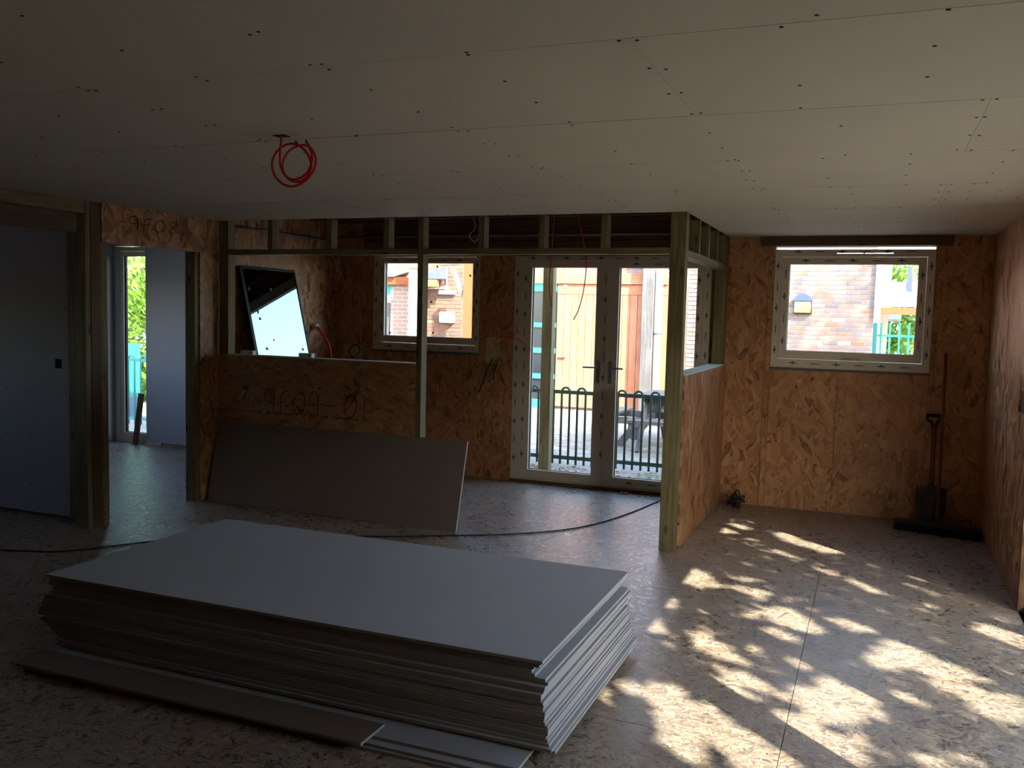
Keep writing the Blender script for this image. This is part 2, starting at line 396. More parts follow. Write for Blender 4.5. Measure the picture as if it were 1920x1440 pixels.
for sx, sy in screws:
    n = len(V); V += [(sx + .0058 * math.cos(k * math.pi / 3), sy + .0058 * math.sin(k * math.pi / 3), CEIL - .0012) for k in range(6)]
    V += [(x_, y_, CEIL + .002) for x_, y_, _ in V[n:n + 6]]
    Fc.append(tuple(range(n + 5, n - 1, -1))); Fc += [(n + k, n + (k + 1) % 6, n + 6 + (k + 1) % 6, n + 6 + k) for k in range(6)]
mk('screw_head', V, Fc, 'void', ceiling, kind='stuff')
box('hole_edge', (-2.43, -2.37, 3.215, 3.262, CEIL - .0015, CEIL + .001), 'void', ceiling)

# roof deck and joists above the inner room
roof = box('ceiling_roof', (XM - .25, XW + .35, YB - .25, YF + .2, 2.76, 2.95), 'membrane', kind='structure')
joists = empty('trim_2', (-3.4, 6.3, 2.56), kind='structure')
for k in range(6):
    y = 6.42 + k * .33
    box('joist', (-5.38, -1.36, y, y + .045, 2.56, 2.76), 'dark_x', joists)

# ---- back wall
HOLES = [(-8.50, -7.80, 0.0, 2.36), (-4.914, -3.695, 1.255, 2.29), (-3.317, -1.393, 0.0, 2.235), (-.85, .438, 1.255, 2.316)]
def grid_boxes(x0, x1, z0, z1, y0, y1, holes, xs=(), zs=()):
    X = sorted(set([x0, x1] + [v for h in holes for v in h[:2] if x0 < v < x1] + [v for v in xs if x0 < v < x1]))
    Z = sorted(set([z0, z1] + [v for h in holes for v in h[2:] if z0 < v < z1] + list(zs))); out = []
    for a, b in zip(X, X[1:]):
        run = None
        for c, d in zip(Z, Z[1:]):
            mx, mz = (a + b) / 2, (c + d) / 2
            if any(h[0] < mx < h[1] and h[2] < mz < h[3] for h in holes): run = None; continue
            if run is not None and abs(out[run][5] - c) < 1e-6: out[run] = out[run][:5] + (d,)
            else: out.append((a, b, y0, y1, c, d)); run = len(out) - 1
    return out
wall_back = boxes('wall_back', grid_boxes(XM - .15, XW + .15, -.3, 2.76, YF + .014, YF + .15, HOLES), 'clay', kind='structure')
seams = [-5.39, -5.0, -3.62, -3.317, -1.393, -.9, -.285, .49]
for b in grid_boxes(-5.4, XW, 0, 2.62, YF, YF + .013, HOLES[1:], seams):
    if b[1] - b[0] < .004: continue
    box('osb_sheet', (b[0] + .0015, b[1] - .0015, b[2], b[3], b[4] + (.002 if b[4] < .01 else 0), b[5]), 'osb_xz', wall_back)
box('plasterboard', (-8.02, -5.42, YF - .014, YF, .03, 2.4), 'board', wall_back)
box('plasterboard', (XM, -8.50, YF - .014, YF + .013, .03, 2.4), 'board', wall_back)
# printed sheet codes running down the sheet joints (too small to read)
def code_line(p0, p1, parent, nrm, w=.008, seed=1, dens=.55):
    rnd = random.Random(seed); p0, p1 = Vector(p0), Vector(p1); d = p1 - p0; L = d.length; d.normalize(); nv = Vector(nrm); s = d.cross(nv).normalized(); t = 0; bl = []
    while t < L:
        l = rnd.uniform(.004, .02)
        if rnd.random() < dens:
            a = p0 + d * t; b = p0 + d * min(t + l, L); ww = w * rnd.uniform(.5, 1); v = []
            for q in (a, b):
                for e in (-1, 1):
                    for h in (0, .0012): v.append(q + s * ww * e / 2 + nv * h)
            bl.append((v, [(0, 1, 3, 2), (4, 6, 7, 5), (0, 4, 5, 1), (2, 3, 7, 6), (1, 5, 7, 3), (0, 2, 6, 4)]))
        t += l + rnd.uniform(.003, .012)
    V, Fc = join(bl); mk('printed_code', V, Fc, 'ink', parent, kind='stuff')
code_line((.49, YF, 2.2), (.46, YF, .95), wall_back, (0, -1, 0), seed=3)
code_line((-.27, YF, 1.2), (-.28, YF, .45), wall_back, (0, -1, 0), seed=4)
code_line((-3.53, YF, 2.15), (-3.53, YF, .35), wall_back, (0, -1, 0), seed=5)
# brown timber ring beam above the inner room's openings
for z0, z1, dy in ((2.265, 2.375, .045), (2.38, 2.50, .035), (2.505, 2.70, .045)):
    box('ring_beam', (-5.02, -1.36, YF - dy, YF - .001, z0, z1), 'dark_x', wall_back)

# ---- right wall: OSB return then the glazed screen that lets the sun in
wall_right = boxes('wall_right', [(XW + .014, XW + .15, 5.93, YF + .15, -.3, 2.76), (XW + .014, XW + .15, YB - .15, 1.72, -.3, 2.76), (XW + .014, XW + .15, 1.72, 5.93, 2.14, 2.76),
                                  (XW + .014, XW + .15, 1.72, 5.93, -.3, -.02)], 'clay', kind='structure')
for a, b in ((5.93, 7.15), (7.153, YF)):
    if a < 6: 
        box('osb_sheet', (XW, XW + .013, 5.93, 6.17, .0, CEIL), 'osb_yz', wall_right)
        box('osb_sheet', (XW, XW + .013, 6.17, 6.42, .0, 1.13), 'osb_yz', wall_right)
        box('osb_sheet', (XW, XW + .013, 6.17, 6.42, 1.27, CEIL), 'osb_yz', wall_right)
        box('osb_sheet', (XW, XW + .013, 6.42, b, .0, CEIL), 'osb_yz', wall_right)
        box('back_box', (XW + .012, XW + .0145, 6.17, 6.42, 1.13, 1.27), 'black', wall_right)
    else: box('osb_sheet', (XW, XW + .013, a, b, .0, CEIL), 'osb_yz', wall_right)
box('stud', (XW - .004, XW + .15, 5.885, 5.928, 0, CEIL), 'dark_z', wall_right)
box('plasterboard', (XW, XW + .013, YB, 1.72, 0, CEIL), 'osb_yz', wall_right)
box('plasterboard', (XW, XW + .013, 1.72, 5.93, 2.14, CEIL), 'board', wall_right)

# ---- wall behind the camera and far left walls
wall_front = box('wall_front', (XM - .15, XW + .15, YB - .15, YB, -.3, 2.76), 'osb_xz', kind='structure')
wall_left = boxes('wall_left', [(XM - .15, XM, 5.9, 7.3, -.3, .9), (XM - .15, XM, 5.9, 7.3, 2.1, 2.76), (XM - .15, XM, 3.8, 5.9, -.3, 2.76), (XM - .15, XM, YB, 3.0, -.3, 2.76), (XM - .15, XM, 7.3, YF + .014, -.3, 2.76), (XM - .15, XM, 3.0, 3.8, -.3, 1.1), (XM - .15, XM, 3.0, 3.8, 1.9, 2.76)], 'board', kind='structure')
window_5 = boxes('window_5', [(XM - .1, XM - .03, 3.0, 3.08, 1.1, 1.9), (XM - .1, XM - .03, 3.72, 3.8, 1.1, 1.9), (XM - .1, XM - .03, 3.08, 3.72, 1.1, 1.18), (XM - .1, XM - .03, 3.08, 3.72, 1.82, 1.9)], 'upvc', kind='structure')

window_added = boxes('window_added', [(XM - .1, XM - .03, 5.9, 5.98, .9, 2.1), (XM - .1, XM - .03, 7.22, 7.3, .9, 2.1), (XM - .1, XM - .03, 5.98, 7.22, .9, .98), (XM - .1, XM - .03, 5.98, 7.22, 2.02, 2.1)], 'upvc', kind='structure')  # unseen window, added to brighten the middle room

# ---- plasterboard wall between the two left rooms (runs along X behind the wide opening)
wall_cross = boxes('wall_cross', [(XM, -5.66, 5.03, 5.1, 0, 2.76)], 'tim_z', kind='structure')
hx0, hx1, hz0, hz1 = -5.775, -5.705, 1.165, 1.238
boxes('plasterboard', [(-7.4, hx0, 5.0, 5.0125, .03, 2.4), (hx1, -5.62, 5.0, 5.0125, .03, 2.4), (hx0, hx1, 5.0, 5.0125, .03, hz0), (hx0, hx1, 5.0, 5.0125, hz1, 2.4)], 'board', wall_cross)
box('socket_box', (hx0 - .01, hx1 + .01, 5.0126, 5.05, hz0 - .01, hz1 + .01), 'void', wall_cross)
box('plasterboard', (XM, -7.404, 5.0, 5.0125, .03, 2.4), 'board', wall_cross)
box('plasterboard', (XM, -5.62, 5.1, 5.1125, .03, 2.4), 'board', wall_cross)
box('stud', (-5.62, -5.41, 4.985, 5.1, 0, 2.4), 'tim_z', wall_cross)
V, Fc = [], []
for sx in (-5.66, -6.05, -6.3, -6.75, -7.2):
    for sz in (.25, .62, .98, 1.36, 1.62, 1.9, 2.2):
        V += [tuple(p) for p in bv(sx - .005, sx + .005, 4.9985, 5.001, sz - .005, sz + .005)]; n = len(V) - 8; Fc += [tuple(i + n for i in q) for q in BF]
mk('screw_head', V, Fc, 'black', wall_cross, kind='stuff')

# ---- left wall of the main room: header beams, post, doorway
wall_open = empty('wall_side', (XL - .05, 4.9, 0), kind='structure')
box('header_beam', (XL - .045, XL, 1.2, 4.855, 2.308, CEIL), 'tim_y', wall_open)
box('header_board', (XL - .057, XL - .012, 1.2, 4.80, 2.166, 2.306), 'dark_y', wall_open)
box('stud', (XL - .1, XL, 1.1, 1.2, 0, CEIL), 'tim_z', wall_open)
box('plasterboard', (XL - .1, XL, YB, 1.1, 0, CEIL), 'board', wall_open)
for a, b, dx, mt in ((4.86, 4.905, 0, 'tim_z'), (4.906, 4.995, .004, 'dark_z'), (4.996, 5.055, .002, 'tim_z')):
    box('stud', (XL - .1, XL + dx, a, b, 0, CEIL), mt, wall_open)
box('osb_sheet', (XL - .002, XL + .012, 5.0, 6.1, 2.118, CEIL), 'osb_yz', wall_open)
box('door_head', (XL - .1, XL - .003, 5.057, 5.98, 2.118, 2.16), 'tim_y', wall_open)
box('stud', (XL - .1, XL - .001, 5.98, 6.07, 0, 2.116), 'tim_z', wall_open)
box('osb_sheet', (XL - .002, XL + .012, 6.03, 6.262, 0, 2.116), 'osb_yz', wall_open)
box('osb_sheet', (XL - .002, XL + .012, 6.101, 6.262, 2.118, CEIL), 'osb_yz', wall_open)
# left OSB lining inside the inner room, and plasterboard of the middle room behind it
for a, b in ((6.36, 6.95), (6.953, 7.6), (7.603, YF - .001)):
    box('osb_sheet', (-5.402, -5.39, a, b, 0, 2.7), 'osb_yz', wall_open)
box('plasterboard', (-5.43, -5.404, 6.1, YF - .02, 0, 2.4), 'board', wall_open)

# ---- the new partition: stud frame, half wall, header
wall_part = empty('wall_middle', (-3.3, YP, 0), kind='structure')
def stud(x, w=.047, z0=0, z1=CEIL, y=YP, d=.09, mt='tim_z'): return box('stud', (x, x + w, y, y + d, z0, z1), mt, wall_part)
stud(-5.286, .05); stud(-5.235, .047); stud(-3.35, .047)
for x in (-4.777, -4.195, -3.66, -2.833, -2.344, -1.865): stud(x, .047, 2.157, CEIL)
box('header_rail', (-5.187, -3.351, YP, YP + .09, 2.112, 2.156), 'tim_x', wall_part)
box('header_rail', (-3.302, -1.361, YP, YP + .09, 2.112, 2.156), 'tim_x', wall_part)
box('post', (-1.36, -1.25, YP, YP + .10, 0, CEIL), 'tim_z', wall_part, bev=.002)
half = box('osb_sheet', (-5.33, -3.352, YP - .013, YP, .0, 1.25), 'osb_low', wall_part)
box('sill_cap', (-5.187, -3.352, YP - .013, YP + .1, 1.251, 1.258), 'edge', wall_part)
for x in (-4.9, -4.4, -3.9): stud(x, .047, 0, 1.25)
box('osb_sheet', (-5.33, -3.352, YP + .091, YP + .103, 0, 1.25), 'osb_low', wall_part)
# handwriting in marker pen
def strokes(lines, o, sx, sz, parent, u, nrm, r=.003):
    parts = []
    for ln in lines:
        pts = [Vector(o) + Vector(u) * (a * sx) + Vector((0, 0, 1)) * (b * sz) + Vector(nrm) * .0015 for a, b in ln]
        parts.append(tubev(pts, r, 4, 4))
    V, Fc = join(parts); mk('handwriting', V, Fc, 'pencil', parent)
NINE = [[(.75, .85), (.45, 1.02), (.12, .8), (.1, .5), (.4, .42), (.72, .62), (.8, .9), (.76, .4), (.7, 0)]]
EFF = [[(.15, 0), (.22, .5), (.3, .85), (.9, 1.0)], [(.2, .45), (.6, .5)]]
OH = [[(.55, .95), (.2, .75), (.1, .35), (.35, .02), (.75, .2), (.9, .6), (.7, .92), (.5, .95)]]
EIGHT = [[(.8, .9), (.5, 1), (.25, .8), (.5, .55), (.75, .3), (.5, .05), (.2, .25), (.5, .52), (.8, .8), (.8, .92)]]
DASH = [[(.1, .45), (.8, .5)]]
ONE = [[(.5, .95), (.45, 0)]]
def word(seq, o, sx, sz, parent, u, nrm):
    L = []; k = 0
    for g, wd in seq:
        L += [[(a * wd + k, b) for a, b in s] for s in g]; k += wd * 1.12
    strokes(L, o, sx, sz, parent, u, nrm)
word([(NINE, 1), (EFF, .9), (OH, 1.1), (NINE, .9), (DASH, 1.3), (OH, 1.1), (ONE, .6)], (-4.80, YP - .013, .775), .135, .205, wall_part, (1, 0, 0), (0, -1, 0))
word([(DASH, .7), (NINE, 1), (EFF, .9), (OH, 1.1), (EIGHT, 1)], (XL + .012, 5.16, 2.235), .12, .10, wall_open, (0, 1, 0), (1, 0, 0))
code_line((-5.28, YP - .013, .775), (-3.74, YP - .013, .775), wall_part, (0, -1, 0), .018, 8, .75)

# ---- return wall of the partition
wall_ret = empty('wall_return', (-1.3, 7.2, 0), kind='structure')
box('osb_sheet', (XR, XR + .012, YP + .1, YF - .001, .002, 1.255), 'osb_yz', wall_ret)
box('osb_sheet', (XR - .112, XR - .1, YP + .1, YF - .001, .002, 1.255), 'osb_yz', wall_ret)
box('sill_cap', (XR - .11, XR + .012, YP + .1, YF - .1, 1.256, 1.266), 'edge', wall_ret)
box('header_rail', (XR - .095, XR, YP + .1, YF - .1, 2.10, 2.147), 'tim_y', wall_ret)
for y in (6.78, 7.19, 7.6): box('stud', (XR - .095, XR - .002, y, y + .045, 2.148, CEIL), 'tim_z', wall_ret)
box('stud', (XR - .1, XR, YF - .1, YF - .001, 0, CEIL), 'tim_z', wall_ret)
box('stud', (XR - .1, XR - .001, YF - .2, YF - .101, 2.148, CEIL), 'tim_z', wall_ret)

# ------------------------------------------------------------------ windows and doors
def frame_marks(spec, parent, y):
    """rows of little printed arrow marks on the protective tape: spec = (x0,z0,x1,z1) centre lines"""
    bl = []; rnd = random.Random(5)
    for (x0, z0, x1, z1) in spec:
        L = math.hypot(x1 - x0, z1 - z0); n = max(2, int(L / .17)); ux, uz = (x1 - x0) / L, (z1 - z0) / L
        for k in range(n):
            t = (k + .5) * L / n; cx, cz = x0 + ux * t, z0 + uz * t
            def rect(a, b, c, d):
                pts = [(a, c), (b, c), (b, d), (a, d)]; v = []
                for yy in (y, y - .0012):
                    for p, q in pts: v.append((cx + ux * p - uz * q, yy, cz + uz * p + ux * q))
                bl.append((v, [(0, 1, 2, 3), (7, 6, 5, 4), (0, 4, 5, 1), (1, 5, 6, 2), (2, 6, 7, 3), (3, 7, 4, 0)]))
            rect(-.034, .034, -.004, .003)
            if k % 2 == 0:
                rect(-.006, .006, .005, .015); rect(-.014, .014, .003, .008); rect(-.012, .012, -.013, -.009)
            else: rect(.03, .07, .009, .011); rect(.03, .07, -.011, -.009)
    V, Fc = join(bl); mk('print_mark', V, Fc, 'ink', parent, kind='stuff')

def casement(name, x0, x1, z0, z1, wl, wr, handle_x, slots=None, marks=True):
    yf = YF - .012
    w0 = empty(name, ((x0 + x1) / 2, YF, z0), kind='structure')
    fr = [(x0, x0 + .06, yf, YF + .07, z0, z1), (x1 - .06 * wr / wl, x1, yf, YF + .07, z0, z1), (x0 + .06, x1 - .06 * wr / wl, yf, YF + .07, z0, z0 + .075)]
    xa, xb = x0 + .06, x1 - .06 * wr / wl
    if slots:
        a, b, c = slots; fr += [(xa, a, yf, YF + .07, z1 - .062, z1), (c, xb, yf, YF + .07, z1 - .062, z1), (a, c, yf, YF + .07, z1 - .062, z1 - .036), (a, c, yf, YF + .07, z1 - .026, z1), (b - .006, b + .006, yf, YF + .07, z1 - .036, z1 - .026)]
    else: fr += [(xa, xb, yf, YF + .07, z1 - .062, z1)]
    boxes('window_frame', fr, 'upvc', w0)
    sx0, sx1, sz0, sz1 = xa + .003, xb - .003, z0 + .078, z1 - .066
    sash = boxes('sash', ring(sx0, sx1, sz0, sz1, .062, .062 * wr / wl, .07, .06, YF - .006, YF + .06), 'upvc', w0)
    gx0, gx1, gz0, gz1 = sx0 + .062, sx1 - .062 * wr / wl, sz0 + .07, sz1 - .06
    boxes('gasket', ring(gx0 - .001, gx1 + .001, gz0 - .001, gz1 + .001, .005, .003, .004, .003, YF + .02, YF + .045), 'rubber', sash)
    box('glass_pane', (gx0, gx1, YF + .028, YF + .032, gz0, gz1), 'glass', sash)
    V, Fc = join([(bv(handle_x - .02, handle_x + .07, YF - .012, YF - .006, sz0 + .004, sz0 + .026), BF), tubev([(handle_x, YF - .012, sz0 + .015), (handle_x, YF - .045, sz0 + .015), (handle_x + .03, YF - .05, sz0 + .018), (handle_x + .14, YF - .05, sz0 + .016)], .007, 6, 4)])
    mk('handle', V, Fc, 'steel', sash)
    box('sill_strip', (x0 - .004, x1 + .004, YF - .03, YF + .01, z0 - .02, z0 - .001), 'grey_x', w0)
    ws = .031
    frame_marks([(x0 + .03, z0 + .06, x0 + .03, z1 - .05), (x0 + .1, z0 + .04, x1 - .1, z0 + .04), (x0 + .1, z1 - .017, x1 - .1, z1 - .017), (x1 - .03, z1 - .05, x1 - .03, z0 + .06)], w0, yf)
    frame_marks([(sx0 + ws, sz0 + .06, sx0 + ws, sz1 - .05), (sx0 + .1, sz1 - .03, sx1 - .1, sz1 - .03), (sx1 - .03 * wr / wl, sz1 - .05, sx1 - .03 * wr / wl, sz0 + .06)], w0, YF - .006)
    return w0, (gx0, gx1, gz0, gz1)
window_1, g1 = casement('window_1', -4.914, -3.695, 1.26, 2.288, 1, .62, -4.3)
window_2, g2 = casement('window_2', -.848, .436, 1.257, 2.288, 1, 1, -.24, slots=(-.34, -.12, .11))
stk = []
for u, v in ((820, 500), (809, 566), (812, 624), (882, 517), (731, 624)):
    p = at(u, v, YF + .0275); stk.append((p.x - .009, p.x + .009, YF + .0262, YF + .0275, p.z - .011, p.z + .011))
boxes('spacer_pad', stk, 'black', window_1)
# tall fixed light in the middle room
window_3 = empty('window_3', (-8.15, YF, 0), kind='structure')
boxes('window_frame', ring(-8.50, -7.80, .0, 2.345, .07, .07, .07, .05, YF - .01, YF + .07), 'upvc', window_3)
boxes('sash', ring(-8.428, -7.872, .072, 2.29, .06, .05, .05, .05, YF - .004, YF + .06), 'upvc', window_3)
boxes('gasket', ring(-8.368, -7.92, .122, 2.24, .02, .01, .006, .006, YF + .015, YF + .04), 'rubber', window_3)
box('glass_pane', (-8.368, -7.92, YF + .024, YF + .028, .122, 2.24), 'glass', window_3)
# French doors
door_1 = empty('door_1', (-2.35, YF, 0), kind='structure')
X0, X1, ZT = -3.313, -1.396, 2.232
boxes('door_frame', [(X0, X0 + .065, YF - .012, YF + .07, 0, ZT), (X1 - .065, X1, YF - .012, YF + .07, 0, ZT), (X0 + .065, X1 - .065, YF - .012, YF + .07, ZT - .045, ZT), (X0 + .065, X1 - .065, YF - .012, YF + .07, 0, .045)], 'upvc', door_1)
box('threshold', (X0 + .0, X1, YF - .05, YF - .013, .001, .028), 'dark_x', door_1)
def leaf(xa, xb, wl, wr, hx, s):
    d = boxes('door_leaf', ring(xa, xb, .048, ZT - .048, wl, wr, .085, .058, YF - .02, YF + .055), 'upvc', door_1)
    ga, gb = xa + wl, xb - wr
    boxes('gasket', ring(ga, gb, .134, ZT - .107, .007, .004, .004, .004, YF + .012, YF + .03), 'rubber', d)
    box('glass_pane', (ga, gb, YF + .02, YF + .024, .134, ZT - .107), 'glass', d)
    V, Fc = join([(bv(hx - .014, hx + .014, YF - .03, YF - .0205, 1.03, 1.24), BF), tubev([(hx, YF - .03, 1.178), (hx, YF - .07, 1.178), (hx + s * .03, YF - .075, 1.178), (hx + s * .14, YF - .07, 1.176)], .009, 8, 4)])
    mk('handle', V, Fc, 'steel', d)
    return d
leaf(-3.246, -2.381, .118, .093, -2.43, -1); leaf(-2.377, -1.463, .125, .06, -2.315, 1)
boxes('mullion_bead', [(-2.39, -2.366, YF - .028, YF - .0205, .05, ZT - .05)], 'upvc', door_1)
frame_marks([(X0 + .032, .15, X0 + .032, 2.15), (X1 - .032, 2.15, X1 - .032, .15), (X0 + .1, ZT - .02, X1 - .1, ZT - .02)], door_1, YF - .012)
frame_marks([(-3.19, .2, -3.19, 2.1), (-2.378, .25, -2.378, 2.1), (-2.2, ZT - .075, -1.55, ZT - .075), (-2.2, .09, -1.55, .09), (-1.5, 2.1, -1.5, .2)], door_1, YF - .0285)
# glazed screen in the right wall (outside the picture; the sun comes through it)
window_4 = empty('window_4', (XW + .07, 3.4, 0), kind='structure')
fr = [(XW + .03, XW + .1, 1.72, 5.93, 2.08, 2.14), (XW + .03, XW + .1, 1.72, 5.93, -.02, .03), (XW + .03, XW + .1, 1.72, 1.78, .03, 2.08), (XW + .03, XW + .1, 5.885, 5.93, .03, 2.08)]
for y0, y1 in ((5.37, 5.43), (4.44, 4.52), (3.43, 3.51), (2.43, 2.62)): fr.append((XW + .03, XW + .1, y0, y1, .03, 2.08))
boxes('window_frame', fr, 'upvc', window_4)
for y0, y1 in ((5.43, 5.885), (4.52, 5.37), (3.51, 4.44), (2.62, 3.43), (1.78, 2.43)):
    box('glass_pane', (XW + .06, XW + .064, y0, y1, .03, 2.08), 'glass', window_4)
# timber lintel over the right-hand window
box('trim_3', (-.97, .557, YF - .055, YF - .001, 2.318, CEIL - .001), 'dark_x', kind='structure')

# ------------------------------------------------------------------ plasterboard stack
def sheet(x0, x1, y0, y1, z0, t, rz=0, label=None, group=None, mat='board', name='plasterboard_sheet'):
    """one sheet: paper face, and the paler cut edge as its own part"""
    cx, cy = (x0 + x1) / 2, (y0 + y1) / 2; c, s = math.cos(rz), math.sin(rz)
    rot = lambda v: [(cx + (a - cx) * c - (b - cy) * s, cy + (a - cx) * s + (b - cy) * c, z) for a, b, z in v]
    o = mk(name, rot(bv(x0, x1, y0, y1, z0, z0 + t - .0004)), BF, mat, None, label=label, cat='plasterboard', group=group)
    for a, b in ((x0 - .0006, x0), (x1, x1 + .0006)):
        mk('cut_edge', rot(bv(a, b, y0, y1, z0 + .001, z0 + t - .0012)), BF, 'edge', o)
    mk('paper_edge', rot(bv(x0 + .001, x1 - .001, y0 - .0006, y0, z0 + .001, z0 + t - .0012)), BF, 'edgepaper', o)
    return o
ZB = .0402; NST = 27; TH = (.402 - ZB) / NST
ordn = ['topmost', 'second', 'third', 'fourth', 'fifth', 'sixth', 'seventh', 'eighth', 'ninth', 'tenth', 'eleventh', 'twelfth', 'thirteenth', 'fourteenth', 'fifteenth', 'sixteenth',
        'seventeenth', 'eighteenth', 'nineteenth', 'twentieth', 'twenty-first', 'twenty-second', 'twenty-third', 'twenty-fourth', 'twenty-fifth', 'twenty-sixth', 'lowest']
# right end x, front y and left end offsets, read from the ragged corner of the pile (top to bottom)
rx = [0, -.008, -.016, -.045, -.05, -.038, .004, .012, .006, .0, .0, -.004, .006, .002, .004, .012, .010, .008, .014, .02, .024, .02, .018, .022, .028, .045, .05]
fy = [0, .01, .014, .018, .016, .014, .02, .024, .004, .01, .0, .0, .002, .012, .01, .006, .0, .004, .01, .016, .012, .012, .014, .02, .012, .004, .02]
lx = [0, 0, -.02, -.024, -.03, -.0, -.01, -.03, -.045, -.05, -.056, -.06, -.06, -.085, -.09, -.09, -.05, -.07, -.06, -.045, -.02, -.0, .02, .03, .03, .02, .03]
for k in range(NST):
    z0 = ZB + (NST - 1 - k) * TH
    lab = ('topmost plasterboard sheet of the tall stack, whole pale grey face showing' if k == 0 else
           '%s plasterboard sheet of the tall stack, lying on the flat boards' % ordn[k] if k == NST - 1 else '%s plasterboard sheet down from the top of the tall stack' % ordn[k])
    sheet(-3.53 + lx[k], -1.069 + rx[k], 3.015 + fy[k] - (.0 if k else .022), 4.262 + fy[k] * .6 + (.03 if k > 20 else 0), z0, TH - .0007 - (.0022 if k in (2, 7, 12, 19) else 0), (.0085 if k == 0 else random.uniform(-.001, .006)), lab, 'plasterboard sheets in the tall stack')
sheet(-3.50, -1.125, 2.84, 4.10, .0, .0130, .003, 'bottom plasterboard sheet on the floor, jutting out in front of the stack', mat='board')
sheet(-3.50, -1.15, 2.85, 4.10, .0134, .0130, .001, 'second plasterboard sheet from the floor, jutting out in front of the stack', mat='board')
sheet(-3.47, -1.108, 2.885, 4.13, .0268, .0130, .004, 'third plasterboard sheet from the floor, dusty strip showing under the offcut', mat='board')
sheet(-3.52, -1.70, 2.79, 2.965, .0402, .0125, .004, 'long narrow plasterboard offcut lying along the front of the stack', name='plasterboard_offcut', mat='brownpaper')

# sheet leaning on the half wall
def quadslab(name, p, t, mat, **k):
    p = [Vector(q) for q in p]; n = (p[1] - p[0]).cross(p[3] - p[0]).normalized() * t
    v = p + [q + n for q in p]; return mk(name, v, [(0, 3, 2, 1), (4, 5, 6, 7), (0, 1, 5, 4), (1, 2, 6, 5), (2, 3, 7, 6), (3, 0, 4, 7)], mat, **k)
yt = YP - .0145 - .0015
bl, br = Vector((-5.228, 6.055, .001)), Vector((-2.857, 6.027, .001))
tl, tr = Vector((-5.262, yt, .672)), Vector((-2.872, yt - .004, .672))
# bottom edge stays on the floor; top edge touches the half wall
lean = quadslab('plasterboard_sheet', [bl, br, tr, tl], .0125, 'brownpaper', label='long brownish plasterboard sheet leaning sideways against the low half wall', cat='plasterboard')
e = (br - bl).normalized() * .0015
quadslab('cut_edge', [br, br + e, tr + e, tr], .0125, 'edge', parent=lean)

# ------------------------------------------------------------------ glazed unit behind the half wall
gx_t, gx_b = -5.386, -4.91
ya, yb = 6.60, 7.43
gu = empty('glass_unit', (-4.93, 7.0, 0), 'black-edged double-glazed glass unit leaning against the left board wall, reflecting the sky', 'glass unit')
H_ = 2.03
P0 = lambda y, s, d=0: Vector((gx_b + (gx_t - gx_b) * s, y, .002 + H_ * s)) + Vector((H_, 0, gx_b - gx_t)).normalized() * d
def slab(name, ya, yb, s0, s1, d0, d1, mat, **k):
    p = [P0(ya, s0, d0), P0(yb, s0, d0), P0(yb, s1, d0), P0(ya, s1, d0), P0(ya, s0, d1), P0(yb, s0, d1), P0(yb, s1, d1), P0(ya, s1, d1)]
    return mk(name, p, [(0, 3, 2, 1), (4, 5, 6, 7), (0, 1, 5, 4), (1, 2, 6, 5), (2, 3, 7, 6), (3, 0, 4, 7)], mat, gu, **k)
slab('glass_pane', ya, yb, .001, .999, .034, .038, 'mirrorglass')
slab('glass_pane', ya + .004, yb - .004, .001, .999, .012, .016, 'darkglass')
for a, b, c, d in ((ya, ya + .035, 0, 1), (yb - .012, yb, 0, 1), (ya + .035, yb - .012, .99, 1), (ya + .035, yb - .012, 0, .01)):
    slab('spacer_bar', a, b, c, d, .008, .044, 'rubber')
for y, s in ((6.75, .80), (6.76, .765), (6.78, .63), (7.33, .62), (7.0, .90), (6.68, .90)):
    slab('spacer_pad', y - .012, y + .012, s - .006, s + .006, .038, .041, 'black')
for u0, u1, v0, lb in ((452, 475, 664, 'left white packer block on the half wall sill below the glass unit'), (561, 585, 670, 'right white packer block on the half wall sill beside the glass unit')):
    p, q = at(u0, v0, YP), at(u1, v0, YP)
    o = box('packer_block', (p.x, q.x, YP - .008, YP + .04, 1.2585, 1.295), 'white', label=lb, cat='packer', group='packer blocks on the half wall')
    box('printed_mark', (q.x - .035, q.x - .015, YP - .009, YP - .008, 1.27, 1.285), 'red' if u0 < 500 else 'ink', o)

# ------------------------------------------------------------------ cables
# red coil hanging from the ceiling hole
yc = 3.235
cp = lambda u, v, dy=0: at(480 + u / 10.2875, 230 + v / 10.2857, yc + dy)
coil = tube('cable_coil', [cp(495, 225), cp(490, 330), cp(470, 520, .01), cp(465, 700, .02), cp(480, 860, .02), cp(560, 1010, .01), cp(680, 1090), cp(820, 1080, -.01), cp(950, 1000, -.01), cp(1040, 880, 0), cp(1080, 740), cp(1075, 600, .01), cp(1030, 490, .015), cp(960, 435, .02), cp(850, 440, .02),
    cp(740, 480, .01), cp(630, 560), cp(550, 680, -.01), cp(510, 820, -.01), cp(535, 950), cp(610, 1070, .01), cp(720, 1130, .015), cp(860, 1130, .01), cp(980, 1040), cp(1060, 900, -.01), cp(1060, 760, -.015), cp(1000, 610, -.01), cp(910, 500), cp(810, 425), cp(760, 355)],
    .0052, 'red', None, 8, 5, label='coiled bright red cable hanging from a hole in the ceiling', cat='cable')
tube('cable_loop', [cp(800, 425, .01), cp(690, 405, .01), cp(570, 430, .02), cp(450, 510, .02), cp(350, 640, .01), cp(310, 800), cp(335, 960), cp(420, 1100, -.01), cp(550, 1200, -.01), cp(700, 1230), cp(860, 1180, .01), cp(1000, 1080, .01), cp(1110, 930, .005), cp(1155, 780), cp(1140, 640, -.01), cp(1080, 520, -.01), cp(1010, 430), cp(960, 345)], .0052, 'red', coil, 8, 5)
